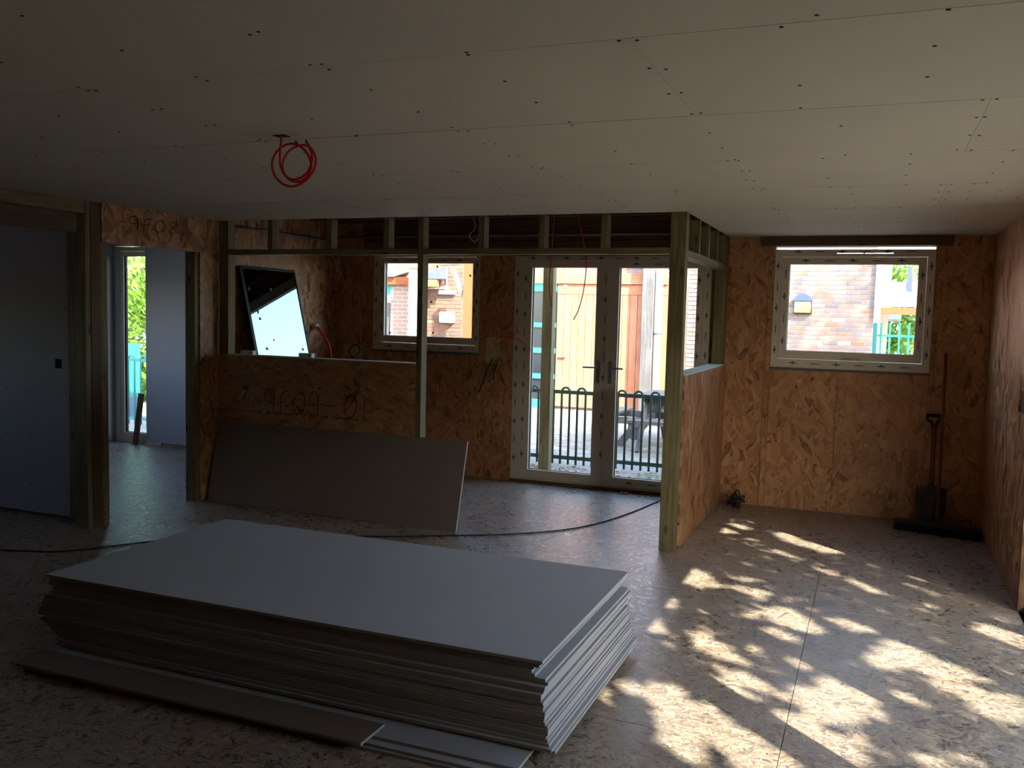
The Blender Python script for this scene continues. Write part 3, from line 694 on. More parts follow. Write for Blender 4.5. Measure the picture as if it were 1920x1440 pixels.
# red cables dropping through the header
tube('cable', [Vector((-2.285, 6.4165, 2.757)), Vector((-2.29, 6.43, 2.3)), Vector((-2.30, 6.43, 2.1)), Vector((-2.31, 6.43, 1.9)), Vector((-2.30, 6.44, 1.78)), Vector((-2.285, 6.44, 1.72))], .0038, 'red', label='short red cable dangling from the header left of the french doors', cat='cable')
q = lambda u, v: at(u, v, 6.45)
tube('cable', [Vector((q(1085, 405).x, 6.4165, 2.757)), q(1085, 405), q(1092, 440), q(1098, 480), q(1099, 505), q(1094, 545), q(1085, 580), q(1075, 600)], .0042, 'red', label='long red cable dangling in front of the left french door', cat='cable')
for k, (a, b, c) in enumerate(((888, 418, 24), (905, 420, 20))):
    tube('cable', [at(a, b - 10, 6.9), at(a + 3, b + c * .4, 6.9), at(a - 8, b + c, 6.9), at(a + 2, b + c * 1.5, 6.9), at(a + 8, b + c * 1.2, 6.9)], .003, 'whitecable', label=('left' if k == 0 else 'right') + ' looped white cable hanging above the small window in the header gap', cat='cable', group='white cables in the header gap')
tube('cable', [at(626, 480, 8.1), at(634, 505, 8.1), at(638, 513, 8.1), at(634, 525, 8.1), at(629, 522, 8.1), at(631, 508, 8.1), at(634, 480, 8.1)], .0028, 'whitecable', label='thin white cable loop hanging in the far left corner', cat='cable')
tube('conduit', [Vector((-5.37, 6.40, 2.385)), Vector((-5.37, 7.2, 2.385)), Vector((-5.37, 8.15, 2.385))], .012, 'conduit', straight=True, label='grey conduit running along the top of the left inner wall', cat='conduit')
tube('conduit', [Vector((-5.3, 8.165, 2.43)), Vector((-1.4, 8.165, 2.43))], .012, 'conduit', straight=True, label='grey conduit running along the beam above the small window', cat='conduit')
# red hose from the left inner wall
hz = atx(588, 612, -5.375)
box('wall_plate', (-5.3895, -5.385, hz.y - .10, hz.y + .08, hz.z - .05, hz.z + .09), 'osb_yz', label='small square cut-out patch on the left inner wall', cat='wall plate')
hc = mk('pipe_connector', *tubev([Vector((-5.384, hz.y, hz.z + .0)), Vector((-5.33, hz.y, hz.z))], .03, 12, 2, straight=True), 'white', smooth=True, label='round white pipe connector on the left inner wall', cat='connector')
tube('hose', [Vector((-5.328, hz.y, hz.z - .005)), Vector((-5.28, hz.y - .02, hz.z - .05)), Vector((-5.2, hz.y - .0, hz.z - .16)), Vector((-5.17, hz.y + .02, hz.z - .32)), Vector((-5.18, hz.y + .03, hz.z - .55)), Vector((-5.2, hz.y + .03, hz.z - .9))], .011, 'red', label='red flexible pipe curving down from the white wall connector', cat='pipe')
# access patches on the back wall
p, q2 = at(645, 645, YF), at(679, 669, YF)
pt = box('cover_board', (p.x, q2.x, YF - .014, YF - .001, q2.z, p.z), 'patch', label='small pale board patch left of the small window with a dark cable loop', cat='board patch')
tube('cable', [at(663, 672, YF - .03), at(656, 664, YF - .03), at(655, 655, YF - .04), at(662, 648, YF - .04), at(671, 648, YF - .04), at(675, 656, YF - .03), at(668, 667, YF - .03)], .006, 'black', label='dark cable loop in front of the small pale board patch', cat='cable')
p, q2 = at(912, 632, YF), at(938, 682, YF)
box('cover_board', (p.x, q2.x, YF - .014, YF - .001, q2.z, p.z), 'patch', label='tall pale board patch between the small window and the french doors', cat='board patch')
w_ = lambda u, v, dy=-.04: at(840 + u / 10.2875, 600 + v / 10.2857, YF + dy)
tube('cable', [w_(935, 450, -.016), w_(895, 470), w_(890, 410, -.06), w_(960, 350, -.08), w_(1060, 325, -.08), w_(1200, 345, -.09), w_(1350, 370, -.1), w_(1480, 450, -.1), w_(1600, 575, -.1)], .0035, 'red', label='red cable arching from the pale patch across the french door frame', cat='cable')
tube('cable', [w_(905, 515, -.03), w_(1000, 460), w_(1150, 375, -.06), w_(1260, 290, -.08), w_(1375, 215, -.08)], .0035, 'red', label='red cable stub pointing up right over the french door frame', cat='cable')
for k, (pts, lb) in enumerate((([(860, 755), (810, 840), (750, 960), (700, 1120), (640, 1280), (585, 1400)], 'longest black cable tail below the tall pale patch'), ([(920, 770), (860, 900), (820, 1050), (785, 1210)], 'middle black cable tail below the tall pale patch'),
                 ([(985, 725), (930, 860), (890, 1000), (870, 1150)], 'rightmost black cable tail below the tall pale patch'), ([(850, 780), (760, 920), (720, 1100), (680, 1240)], 'second black cable tail from the left below the tall pale patch'))):
    o = tube('cable', [w_(a, b, -.02 - .02 * min(i, 3)) for i, (a, b) in enumerate(pts)], .006, 'greycable' if k % 2 else 'black', label=lb, cat='cable', group='black cable tails under the tall pale patch')
    a, b = pts[-1]; tube('bare_end', [w_(a, b, -.08), w_(a - 12, b + 60, -.085), w_(a - 30, b + 90, -.09)], .0022, 'whitecable', o)
# extension lead on the floor
fl = lambda u, v: atz(u, v, .0065)
tube('extension_lead', [fl(1262, 925), fl(1237, 938), fl(1180, 962), fl(1120, 981), fl(1060, 993), fl(980, 1000), fl(900, 1003), fl(800, 1005), fl(720, 1006), fl(560, 1004), fl(420, 1003), fl(300, 1014), fl(200, 1025), fl(110, 1034), fl(50, 1033), fl(-60, 1028)], .0058, 'black', None, 8, 8,
     label='black extension lead snaking across the floor behind the stack', cat='cable')

# ------------------------------------------------------------------ tools in the right corner
sp = empty('spade', (.50, 8.05, 0), 'muddy D-handled spade leaning in the right corner behind the broom', 'spade')
A, B = at(1752, 800, 8.17), at(1745, 950, 8.05)
tube('shaft', [B - Vector((0, .01, .05)), B, (A + B) / 2, A], .017, 'broomwood', sp, straight=True)
hv = []
L_, R_ = A + Vector((-.055, .01, .09)), A + Vector((.055, .01, .09))
for s in (L_, R_): hv.append(tubev([A - Vector((0, 0, .02)), (A * .55 + s * .45), s - Vector((0, 0, .035)), s], .011, 6, 4))
hv.append(tubev([L_ + Vector((-.01, 0, 0)), R_ + Vector((.01, 0, 0))], .014, 8, 2, straight=True))
V, Fc = join(hv); mk('handle', V, Fc, 'black', sp, smooth=True)
bx, by = B.x, B.y
pf = [(-.115, .035, .32), (-.04, .0, .335), (0, -.008, .36), (.04, .0, .335), (.115, .035, .32), (.112, .02, .14), (.085, -.005, .04), (0, -.02, .004), (-.085, -.005, .04), (-.112, .02, .14)]
V = [(bx + a, by + b - (.35 - c) * .12, c) for a, b, c in pf]; n = len(V); V += [(a, b + .006, c) for a, b, c in V]
Fc = [tuple(range(n)), tuple(range(2 * n - 1, n - 1, -1))] + [(k, k + n, (k + 1) % n + n, (k + 1) % n) for k in range(n)]
mk('blade', V, Fc, 'rust', sp)
V, Fc = tubev([B - Vector((0, .012, .10)), B - Vector((0, .004, .0))], [.02, .019], 10, 2, straight=True); mk('socket', V, Fc, 'rust', sp, smooth=True)
br0, br1 = Vector((.225, 7.84, .0)), Vector((.845, 7.70, .0))
bc = (br0 + br1) / 2
brm = empty('broom', bc, 'wide dark broom with a long red-brown pole leaning in the right corner', 'broom')
V, Fc = obox(br0 + Vector((0, 0, .075)), br1 + Vector((0, 0, .075)), .07, .035); mk('broom_head', V, Fc, 'black', brm, bev=.004)
parts = []; d = (br1 - br0); nrm = d.cross(Vector((0, 0, 1))).normalized()
for k in range(60):
    for r_ in (-1.5, -.5, .5, 1.5):
        c = br0 + d * ((k + .5) / 60) + nrm * r_ * .016 + Vector((0, 0, .058)); f = c - Vector((0, 0, .056)) + nrm * r_ * .006 + Vector((random.uniform(-.004, .004), 0, 0))
        parts.append(tubev([c, f], .0042, 4, 1, straight=True))
V, Fc = join(parts); mk('bristles', V, Fc, 'bristle', brm, kind='stuff')
pole_t = at(1774, 662, YF - .03); pb = bc + Vector((.0, 0, .085))
tube('pole', [pb, pole_t], .0125, 'broomwood', brm, straight=True, sides=10)
boxes('pole_socket', [(pb.x - .022, pb.x + .022, pb.y - .022, pb.y + .022, .092, .13)], 'black', brm)
# tangle of black strap near the corner, leaf on the floor
parts = []; c0 = atz(1381, 950, .0); rnd = random.Random(3)
pts = [c0 + Vector((rnd.gauss(0, .04), rnd.gauss(0, .025) - .02, abs(rnd.gauss(.05, .04)) + .006)) for _ in range(44)]
tube('cable_tangle', pts, .0055, 'black', None, 6, 5, label='tangled heap of black cable on the floor below the right window', cat='cable')
lf = atz(1170, 926, .004)
V = [(lf.x + a, lf.y + b, .003 + c) for a, b, c in ((0, 0, .006), (.035, .01, .016), (.055, .035, .004), (.02, .03, .01), (.01, .06, .02), (-.012, .03, .006), (-.05, .035, .018), (-.032, .008, .008), (-.04, -.02, .01), (0, -.012, .002), (.04, -.022, .012))]
mk('dry_leaf', V, [(0, k, k + 1) for k in range(1, 10)] + [(0, 10, 1)], 'leafdry', label='curled dry brown leaf on the floor in front of the french doors', cat='leaf')
# offcut plank standing in the tall left window
b0 = at(254, 828, 8.14); b0.z = .002; t0 = at(265, 738, 8.19)
V, Fc = obox(b0, t0, .075, .02, up=(0, -1, 0)); mk('timber_offcut', V, Fc, 'dark_z', label='narrow timber offcut leaning against the tall left window', cat='plank')

# ------------------------------------------------------------------ outside
G = -.15
ground = box('ground', (-40, 40, YF + .15, 60, G - .3, G), 'ground', kind='structure')
ground2 = box('trim_4', (XW + .15, 40, -30, YF + .15, G - .3, G), 'ground', kind='structure')
ground3 = box('trim_5', (-40, XM - .15, -30, YF + .15, G - .3, G), 'ground', kind='structure')
pav = empty('paving', (-3.2, 11.6, G), kind='structure')
pm = None
for j in range(22):
    for i in range(13):
        x = -4.5 + i * .2 + (.1 if j % 2 else 0); y = 10.65 + j * .1
        if pm is None:
            pm = box('paving_block', (x + .003, x + .197, y + .003, y + .097, G - .03, G + .006), 'paver', pav); o0 = Vector((x, y, 0))
        else:
            c = pm.copy(); C.objects.link(c); c.location = Vector(pm.location) + Vector((x, y, random.uniform(-.002, .002))) - o0; c.parent = pav
# leaf litter and moss at the door sill
rnd = random.Random(9); V, Fc = [], []
for k in range(700):
    x, y = rnd.uniform(-4.2, -1.3), rnd.uniform(8.72, 10.1) if rnd.random() < .5 else rnd.uniform(8.72, 9.1); s = rnd.uniform(.015, .04); a = rnd.uniform(0, 6.3); n = len(V); z = G + .005
    V += [(x + s * math.cos(a + b), y + s * math.sin(a + b) * .7, z + rnd.uniform(0, .03)) for b in (0, 1.6, 3.1, 4.7)]; Fc.append((n, n + 1, n + 2, n + 3))
mk('leaf_litter', V, Fc, leafmat('litter_leaves', '#6b4a2c', '#8a8a3c'), label='scattered fallen leaves on the ground outside the french doors', cat='leaves', kind='stuff')

def hoop_fence(name, x0, y0, x1, y1, n_hoops, gap, w, h, mat, label, z0=G, r=.0145, rail_lo=.10, hoop=True, start=0.0):
    """railing of bars that pair up into round-topped hoops"""
    f = empty(name, ((x0 + x1) / 2, (y0 + y1) / 2, z0), label, 'fence'); L = math.hypot(x1 - x0, y1 - y0); ux, uy = (x1 - x0) / L, (y1 - y0) / L
    pt = lambda t, z: Vector((x0 + ux * t, y0 + uy * t, z0 + z))
    hb = h - w / 2
    obj = None; t = start
    for k in range(n_hoops):
        if t + w > L: break
        pts = [pt(t, .02), pt(t, hb)] + [pt(t + w / 2 - w / 2 * math.cos(a), hb + w / 2 * math.sin(a)) for a in [math.pi * i / 10 for i in range(1, 10)]] + [pt(t + w, hb), pt(t + w, .02)]
        if obj is None:
            V, Fc = tubev(pts, r, 6, straight=True); obj = mk('hoop_bar', V, Fc, mat, f, smooth=True); tt = t
        else:
            c = obj.copy(); C.objects.link(c); c.location = Vector(obj.location) + Vector((ux * (t - tt), uy * (t - tt), 0)); c.parent = f
        t += w + gap
    for z in (rail_lo, h - w / 2 - .005): 
        V, Fc = obox(pt(0, z), pt(L, z), .014, .045); mk('rail', V, Fc, mat, f)
    return f
# railing outside the doors
hoop_fence('railing', at(995.6, 740, 10.18).x - 2 * .198, 10.17, -2.80, 10.20, 12, .098, .10, .95, 'greenrail', 'dark green hoop-topped railing outside the left french door')
hoop_fence('railing', at(1190, 740, 10.21).x - .198 - .02, 10.20, -1.2, 10.24, 12, .098, .10, .95, 'greenrail', 'dark green hoop-topped railing outside the right french door', start=.02)
# round of posts next to the doors
box('timber_post', (-3.15, -3.04, 8.58, 8.68, G, 2.55), 'tim_z', label='green-treated timber post standing just outside the left french door', cat='post', bev=.003)

# square picnic table
pc = Vector((-2.42, 12.5, G)); tbl = empty('picnic_table', pc, 'square weathered picnic bench with four seats beyond the railing', 'picnic table')
for k in range(8):
    y = pc.y - .56 + k * .143; box('top_board', (pc.x - .58, pc.x + .58, y, y + .135, G + .715, G + .75), 'grey_x', tbl)
for sgn in (-1, 1):
    for k in range(2):
        o_ = sgn * (.94 + k * .125)
        box('seat_board', (pc.x - .56, pc.x + .56, pc.y + o_ - .06, pc.y + o_ + .06, G + .43, G + .465), 'grey_x', tbl)
        box('seat_board', (pc.x + o_ - .06, pc.x + o_ + .06, pc.y - .56, pc.y + .56, G + .43, G + .465), 'grey_y', tbl)
for sx in (-1, 1):
    for k in (-1, 1):
        V, Fc = obox((pc.x + sx * .45, pc.y + k * .84, G), (pc.x + sx * .45, pc.y + k * .30, G + .715), .045, .10, up=(0, 1, 0)); mk('leg', V, Fc, 'grey_z', tbl)
        V, Fc = obox((pc.x + k * .84, pc.y + sx * .40, G), (pc.x + k * .30, pc.y + sx * .40, G + .715), .10, .045, up=(0, 1, 0)); mk('leg', V, Fc, 'grey_z', tbl)
    box('seat_bearer', (pc.x - 1.1, pc.x + 1.1, pc.y + sx * .45 - .022, pc.y + sx * .45 + .022, G + .335, G + .43), 'grey_x', tbl)
    box('seat_bearer', (pc.x + sx * .50 - .022, pc.x + sx * .50 + .022, pc.y - 1.1, pc.y + 1.1, G + .34, G + .43), 'grey_y', tbl)
    box('top_bearer', (pc.x - .5, pc.x + .5, pc.y + sx * .35 - .022, pc.y + sx * .35 + .022, G + .64, G + .714), 'grey_x', tbl)

# the building opposite
YO = 16.4
pxo = lambda u, v, y=YO: at(u, v, y)
bld = empty('brick_building', (-5, YO, G), 'red brick building opposite with timber fascia, boarded door and turquoise glazing', 'building')
X = lambda u, v=600, y=YO: at(u, v, y).x
Z = lambda v, u=1100, y=YO: at(u, v, y).z
box('wall', (-11.2, X(1250), YO + .02, YO + .3, G, 4.2), 'brickfar', bld)
brk = {}
def bricks(x0, x1, z0, z1, parent, y=YO, off=0, lim=300, mat='brick'):
    """stretcher bond, each brick its own object with recessed mortar behind"""
    j0 = int(round((z0 - G) / .079)); j1 = int(round((z1 - G) / .079)); cnt = 0
    for j in range(j0, j1):
        x = x0 - (.1125 if (j + off) % 2 else 0)
        while x < x1 - .02 and cnt < lim:
            a, b = max(x, x0), min(x + .215, x1)
            if b - a > .03:
                key = (round(b - a, 3), y, id(parent), mat)
                zz = G + j * .079
                if key not in brk: brk[key] = (box('brick', (a, b, y, y + .06, zz, zz + .066), mat, parent, bev=.003), a, zz)
                else:
                    o, ax, az = brk[key]; c = o.copy(); C.objects.link(c); c.parent = parent; c.location = Vector(o.location) + Vector((a - ax, random.uniform(-.002, .002), zz - az))
                cnt += 1
            x += .225
bx0, bx1 = X(796), X(866)
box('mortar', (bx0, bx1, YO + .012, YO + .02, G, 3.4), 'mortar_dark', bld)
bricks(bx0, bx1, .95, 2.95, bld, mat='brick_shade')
fz0, fz1 = Z(532, 1050), Z(512, 1050)
box('mortar', (X(990), X(1250), YO + .012, YO + .02, fz1, fz1 + .5), 'mortar', bld)
bricks(X(990), X(1250), fz1 + .02, fz1 + .26, bld)
box('fascia_board', (X(990), X(1252), YO - .12, YO - .001, fz0, fz1), 'oak_x', bld)
# boarded door of vertical planks
dx0, dx1 = X(1046), X(1203)
planks = 14; dz0, dz1 = G + .06, fz0 - .01
for k in range(planks + 1):
    a = dx0 + (dx1 + .5 - dx0) * k / (planks + 1); box('door_plank', (a + .004, a + (dx1 + .5 - dx0) / (planks + 1) - .004, YO - .06, YO - .002, dz0, dz1 - .19), 'oak_z', bld)
box('door_rail', (dx0, dx1 + .5, YO - .07, YO - .002, dz1 - .185, dz1), 'oak_x', bld)
box('handle', (dx0 + .06, dx0 + .20, YO - .11, YO - .061, G + 1.0, G + 1.03), 'steel', bld)
box('sensor_box', (X(1058), X(1064), YO - .09, YO - .062, dz1 - .07, dz1 - .01), 'white', bld)
# turquoise glazed screen left of the boards
tx0, tx1 = X(950), dx0 - .02
box('lintel_brickwork', (tx0, tx1, YO - .01, YO - .001, Z(531, 1010), fz0), 'brickfar', bld)
box('dark_pane', (tx0, tx1, YO - .03, YO - .012, G, Z(531, 1010)), 'darkglass', bld)
for v0, v1 in ((531, 546), (605, 613), (652, 661), (700, 709), (748, 772)):
    box('glazing_bar', (tx0, tx1, YO - .07, YO - .031, Z(v1, 1010), Z(v0, 1010)), 'turq', bld)
for u in (985, 1022): box('glazing_post', (X(u), X(u) + .05, YO - .075, YO - .032, G, Z(531, 1010)), 'turq', bld)
# timber cladding right of the downpipe
cz = fz0 - .01
for k in range(6):
    a = X(1222) + k * .11; box('cladding_board', (a, a + .104, YO - .05, YO - .002, G, cz), 'oak_z', bld)
# bay on the left: pier, roof, fascia as seen through the small window
pv = X(750, 600); pe = X(764, 600)
box('brick_pier', (pv, pe + .4, YO - .4, YO - .02, G, 2.35), 'brickfar', bld)
box('fascia_board', (X(720), pe + .5, YO - .5, YO - .41, Z(535, 750), Z(522, 750)), 'orange', bld)
box('turquoise_head', (X(720), pv - .01, YO - .35, YO - .3, Z(553, 740), Z(536, 740)), 'turq', bld)
box('white_blind', (X(720), pv - .01, YO - .34, YO - .29, Z(568, 740), Z(553.5, 740)), 'whitepanel', bld)
for k in range(6):
    a = X(724) + k * .11; box('slat', (a, a + .06, YO - .33, YO - .29, G, Z(568.5, 740)), 'grey_z', bld)
quadslab('sheet_roof', [Vector((X(700), YO - .6, Z(521, 740))), Vector((X(764), YO - .6, Z(521, 740))), Vector((X(764) + .2, YO + 1.8, Z(470, 740))), Vector((X(700), YO + 1.8, Z(470, 740)))], .04, 'roofblue', parent=bld)
# timber canopy and slate lean-to over the brickwork in the small window
box('canopy_beam', (X(790), X(868), YO - 1.2, YO - 1.05, Z(503, 840, YO - 1.2), Z(486, 840, YO - 1.2)), 'oak_x', bld)
box('canopy_post', (X(868, 560, YO - 1.2), X(884, 560, YO - 1.2), YO - 1.2, YO - 1.05, G, 2.9), 'orange', bld)
quadslab('canopy_brace', [at(846, 503, YO - 1.15), at(866, 560, YO - 1.15), at(870, 540, YO - 1.15), at(854, 503, YO - 1.15)], .05, 'grey_z', parent=bld)
quadslab('slate_roof', [at(780, 525, YO - .45), at(837, 525, YO - .45), at(837, 502, YO - .1), at(780, 502, YO - .1)], .03, 'slate', parent=bld)
box('eaves_board', (X(780), X(837), YO - .46, YO - .36, Z(539, 820), Z(526, 820)), 'oak_x', bld)
tube('conduit', [at(795, 540.5, YO - .03), at(837, 540.5, YO - .03)], .016, 'white', bld, straight=True)
tube('conduit', [at(837, 540, YO - .03), at(838, 500, YO - .03)], .014, 'white', bld, straight=True)
V, Fc = tubev([at(837, 540, YO), at(837, 540, YO - .09)], .05, 12, straight=True); mk('junction_box', V, Fc, 'white', bld)
p, q2 = at(825, 552, YO), at(856, 545, YO)
fl_ = boxes('strip_light', [(p.x, q2.x, YO - .09, YO - .001, p.z, q2.z)], 'white', label='white strip light fixed to the brickwork seen through the small window', cat='lamp', bev=.012)
p, q2 = at(829, 605, YO), at(854, 585, YO)
mb = box('meter_box', (p.x, q2.x, YO - .16, YO - .001, p.z, q2.z), 'white', label='white box fixed to the brickwork seen through the small window', cat='box', bev=.02)
# tall white post and timber post, downpipe
box('canopy_column', (X(765, 580, 15.3), X(784, 580, 15.3), 15.3, 15.48, G, 3.6), 'white', label='tall white column outside the small window, left of the stud', cat='column', bev=.01)
gp = box('timber_column', (X(1201, 620, 16.0), X(1223, 620, 16.0), 16.0, 16.2, G, 3.4), 'grey_z', label='weathered grey timber column in front of the boarded door', cat='column', bev=.01)
dp = tube('downpipe', [Vector((X(1233, 620, 16.1), 16.1, G)), Vector((X(1233, 620, 16.1), 16.1, Z(508, 1233, 16.1)))], .068, 'white', straight=True, sides=14, label='white downpipe right of the grey timber column', cat='pipe')
V, Fc = tubev([Vector((X(1233, 620, 16.1), 16.1, Z(628, 1233, 16.1))), Vector((X(1233, 620, 16.1), 16.1, Z(628, 1233, 16.1) + .04))], .082, 14, straight=True); mk('pipe_clip', V, Fc, 'greypaint', dp)
# side door handle etc. ; brick return right of the doors
bw = empty('brick_wall', (-.6, YO, G), 'sunlit brown brick wall facing the right-hand window', 'building')
wx1 = X(1638, 600)
box('wall', (X(1288), wx1 - .002, YO + .02, YO + .4, G, 5.0), 'brickfar', bw)
ax0 = X(1470)
box('mortar', (ax0, wx1 - .001, YO + .010, YO + .02, 1.0, 3.2), 'mortar', bw)
bricks(ax0, wx1, Z(675, 1560), Z(484, 1560), bw, lim=290)
bs = empty('brick_pier', (-2.9, YO, G), 'narrow brick strip right of the french door glass', 'building')
box('mortar', (X(1286), X(1316), YO - .04, YO + .01, G, 4.0), 'mortar', bs)
bricks(X(1290), X(1314), Z(700, 1300), Z(495, 1300), bs, y=YO - .07)
# bulkhead lamp
p, q2 = at(1488, 588, YO), at(1523, 565, YO)
bh = empty('bulkhead_lamp', ((p.x + q2.x) / 2, YO - .08, p.z), 'square bulkhead lamp with blue-grey hood on the sunlit brick wall', 'lamp')
box('housing', (p.x, q2.x, YO - .07, YO - .003, p.z, q2.z), 'black', bh, bev=.008)
box('diffuser', (p.x + .012, q2.x - .012, YO - .125, YO - .0705, p.z + .015, q2.z - .004), 'lampglass', bh, bev=.012)
cxm = (p.x + q2.x) / 2; rr = (q2.x - p.x) / 2
V = [(cxm + rr * math.cos(a), yy, q2.z + .002 + .125 * math.sin(a)) for yy in (YO - .14, YO - .004) for a in [math.pi * i / 10 for i in range(11)]]
mk('hood', V, [tuple(range(10, -1, -1)), tuple(range(11, 22))] + [(i, i + 1, i + 12, i + 11) for i in range(10)] + [(0, 11, 21, 10)], 'greypaint', bh)
# view past the end of the brick wall
YR = 20.0
box('corner_trim', (wx1 + .001, wx1 + .10, YO - .08, YO + .1, Z(600, 1635), 4.0), 'whitepanel', bw)
pa = box('white_banner', (X(1638, 550, YR), X(1760, 550, YR), YR, YR + .06, Z(575, 1680, YR), Z(529, 1680, YR)), 'whitepanel', label='wide white board above the orange beam beyond the brick wall', cat='board')
box('orange_beam', (X(1636, 583, YR), X(1760, 583, YR), YR - .05, YR + .1, Z(590, 1680, YR), Z(577, 1680, YR)), 'orange', label='orange timber beam below the white board beyond the brick wall', cat='beam')
for u in (1637, 1752): box('canopy_post', (X(u, 600, YR), X(u, 600, YR) + .12, YR + .101, YR + .22, G, Z(529, 1680, YR)), 'white', label=('left' if u < 1700 else 'right') + ' white post holding up the white board', cat='post')
quadslab('slate_roof', [at(1655, 603, 21), at(1690, 603, 21), at(1690, 592, 22.4), at(1668, 592, 22.4)], .05, 'slate', label='low grey slate roof beyond the teal fence', cat='roof')
quadslab('dark_gable', [Vector((at(1644, 526, 20.9).x, 20.9, G)), Vector((at(1666, 526, 20.9).x, 20.9, G)), at(1666, 526, 20.9), at(1674, 494, 20.9), at(1644, 494, 20.9)][:2] + [at(1674, 494, 20.9), at(1644, 494, 20.9)], .25, 'clay', label='grey rendered gable end at the corner of the brick wall', cat='gable')
quadslab('hanging_sign', [at(1700, 545, YR - .002), at(1710, 547, YR - .002), at(1711, 500, YR - .002), at(1701, 500, YR - .002)], .06, 'greypaint', parent=pa)  # narrow grey hanging sign, set against the white board
# teal railings beyond
tf = empty('teal_fence', (X(1690, 640, 17.6), 17.6, G), 'bright teal vertical bar fence beyond the end of the brick wall', 'fence')
box('gate_post', (X(1632, 640, 17.6), X(1644, 640, 17.6), 17.55, 17.67, G, Z(605, 1640, 17.6)), 'teal', tf)
box('gate_post', (X(1649, 640, 17.6), X(1653, 640, 17.6), 17.55, 17.62, G, Z(605, 1640, 17.6)), 'teal', tf)
b_ = None
for k in range(14):
    x = X(1666, 640, 17.6) + k * .157
    if b_ is None: b_ = box('bar', (x, x + .03, 17.58, 17.61, G, Z(606, 1680, 17.6)), 'turq', tf); bx_ = x
    else: c = b_.copy(); C.objects.link(c); c.location = Vector(b_.location) + Vector((x - bx_, 0, 0)); c.parent = tf
box('rail', (X(1644, 640, 17.6), X(1850, 640, 17.6), 17.57, 17.579, Z(632, 1680, 17.6), Z(628, 1680, 17.6)), 'turq', tf)
box('rail', (X(1644, 640, 17.6), X(1850, 640, 17.6), 17.57, 17.579, G + .1, G + .14), 'turq', tf)
box('garden_wall', (X(1640, 640, 21), X(2100, 640, 21), 23.0, 23.2, G, G + 1.0), 'white', label='low pale garden wall behind the teal fence', cat='wall')

# ------------------------------------------------------------------ trees and bushes
def leaves(name, pts, size, mat, label=None, cat=None, parent=None, seed=1, asp=.55):
    rnd = np.random.RandomState(seed); P = np.array(pts); n = len(P)
    a = rnd.normal(size=(n, 3)); a /= np.linalg.norm(a, axis=1)[:, None]; b = rnd.normal(size=(n, 3)); b -= a * (a * b).sum(1)[:, None]; b /= np.linalg.norm(b, axis=1)[:, None]
    s = size * rnd.uniform(.7, 1.3, n)[:, None]
    V = np.stack([P - a * s, P + b * s * asp, P + a * s, P - b * s * asp], 1).reshape(-1, 3)
    F = (np.arange(n)[:, None] * 4 + np.arange(4)).tolist()
    return mk(name, V, F, mat, parent, label=label, cat=cat, kind='stuff')
def ellpts(c, r, n, seed, shell=.55):
    rnd = np.random.RandomState(seed); d = rnd.normal(size=(n, 3)); d /= np.linalg.norm(d, axis=1)[:, None]
    return np.array(c) + d * (shell + (1 - shell) * rnd.rand(n, 1)) * np.array(r) * (1 + .18 * np.sin(d[:, :1] * 7 + d[:, 2:] * 5))
# laurel bush filling the tall left window
bush = empty('bush', (-12.3, 12.6, G), 'bright green leafy laurel bush outside the tall left window', 'bush')
leaves('foliage', np.vstack([ellpts((-12.6, 13.2, 1.0), (1.6, .9, 1.7), 6000, 1), ellpts((-11.4, 13.4, 2.3), (1.3, .9, 1.3), 3500, 2), ellpts((-13.6, 14.2, 2.6), (2.0, 1.0, 2.0), 3500, 3)]), .075, 'leaf', parent=bush)
tube('stem', [Vector((-12.4, 13.3, G)), Vector((-12.3, 13.2, 1.2)), Vector((-12.0, 13.3, 2.6))], [.06] * 13, 'bark', bush)
tube('stem', [Vector((-12.6, 13.3, G)), Vector((-12.9, 13.3, 1.0)), Vector((-13.3, 13.6, 2.4))], [.05] * 13, 'bark', bush)
hoop_fence('railing', -10.9, 10.30, -9.3, 10.30, 10, .12, .12, 1.05, 'teal', 'teal hoop-topped railing outside the tall left window', start=.03)
gb = empty('gate_panel', (-10.55, 10.9, G), 'solid teal slatted gate behind the railing in the tall left window', 'gate')
for k in range(5): box('slat', (at(236, 700, 10.9).x + k * .06, at(236, 700, 10.9).x + .05 + k * .06, 10.88, 10.91, G + .35, G + 1.2), 'teal', gb)
box('gate_foot', (at(236, 700, 10.9).x, at(236, 700, 10.9).x + .29, 10.88, 10.92, G, G + .34), 'greypaint', gb)
# trees beyond the brick wall
for i, (c, r, n, lb) in enumerate((((5.0, 27, 3.2), (3.2, 2, 2.6), 9000, 'broad light green tree beyond the teal fence'), ((-12.5, 21.5, 3.0), (3, 2, 2.8), 4000, 'green tree behind the pale roof at the far left'), ((.2, 31, 2.0), (1.3, 1.4, 1.9), 3000, 'green tree behind the low slate roof'))):
    t = empty('tree', (c[0], c[1], G), lb, 'tree'); leaves('foliage', ellpts(c, r, n, 20 + i), .12, 'leaf', parent=t)
    tube('trunk', [Vector((c[0], c[1], G)), Vector((c[0] + .1, c[1], c[2] * .6)), Vector((c[0], c[1], c[2] + r[2] * .5))], [.16] * 13, 'bark', t)
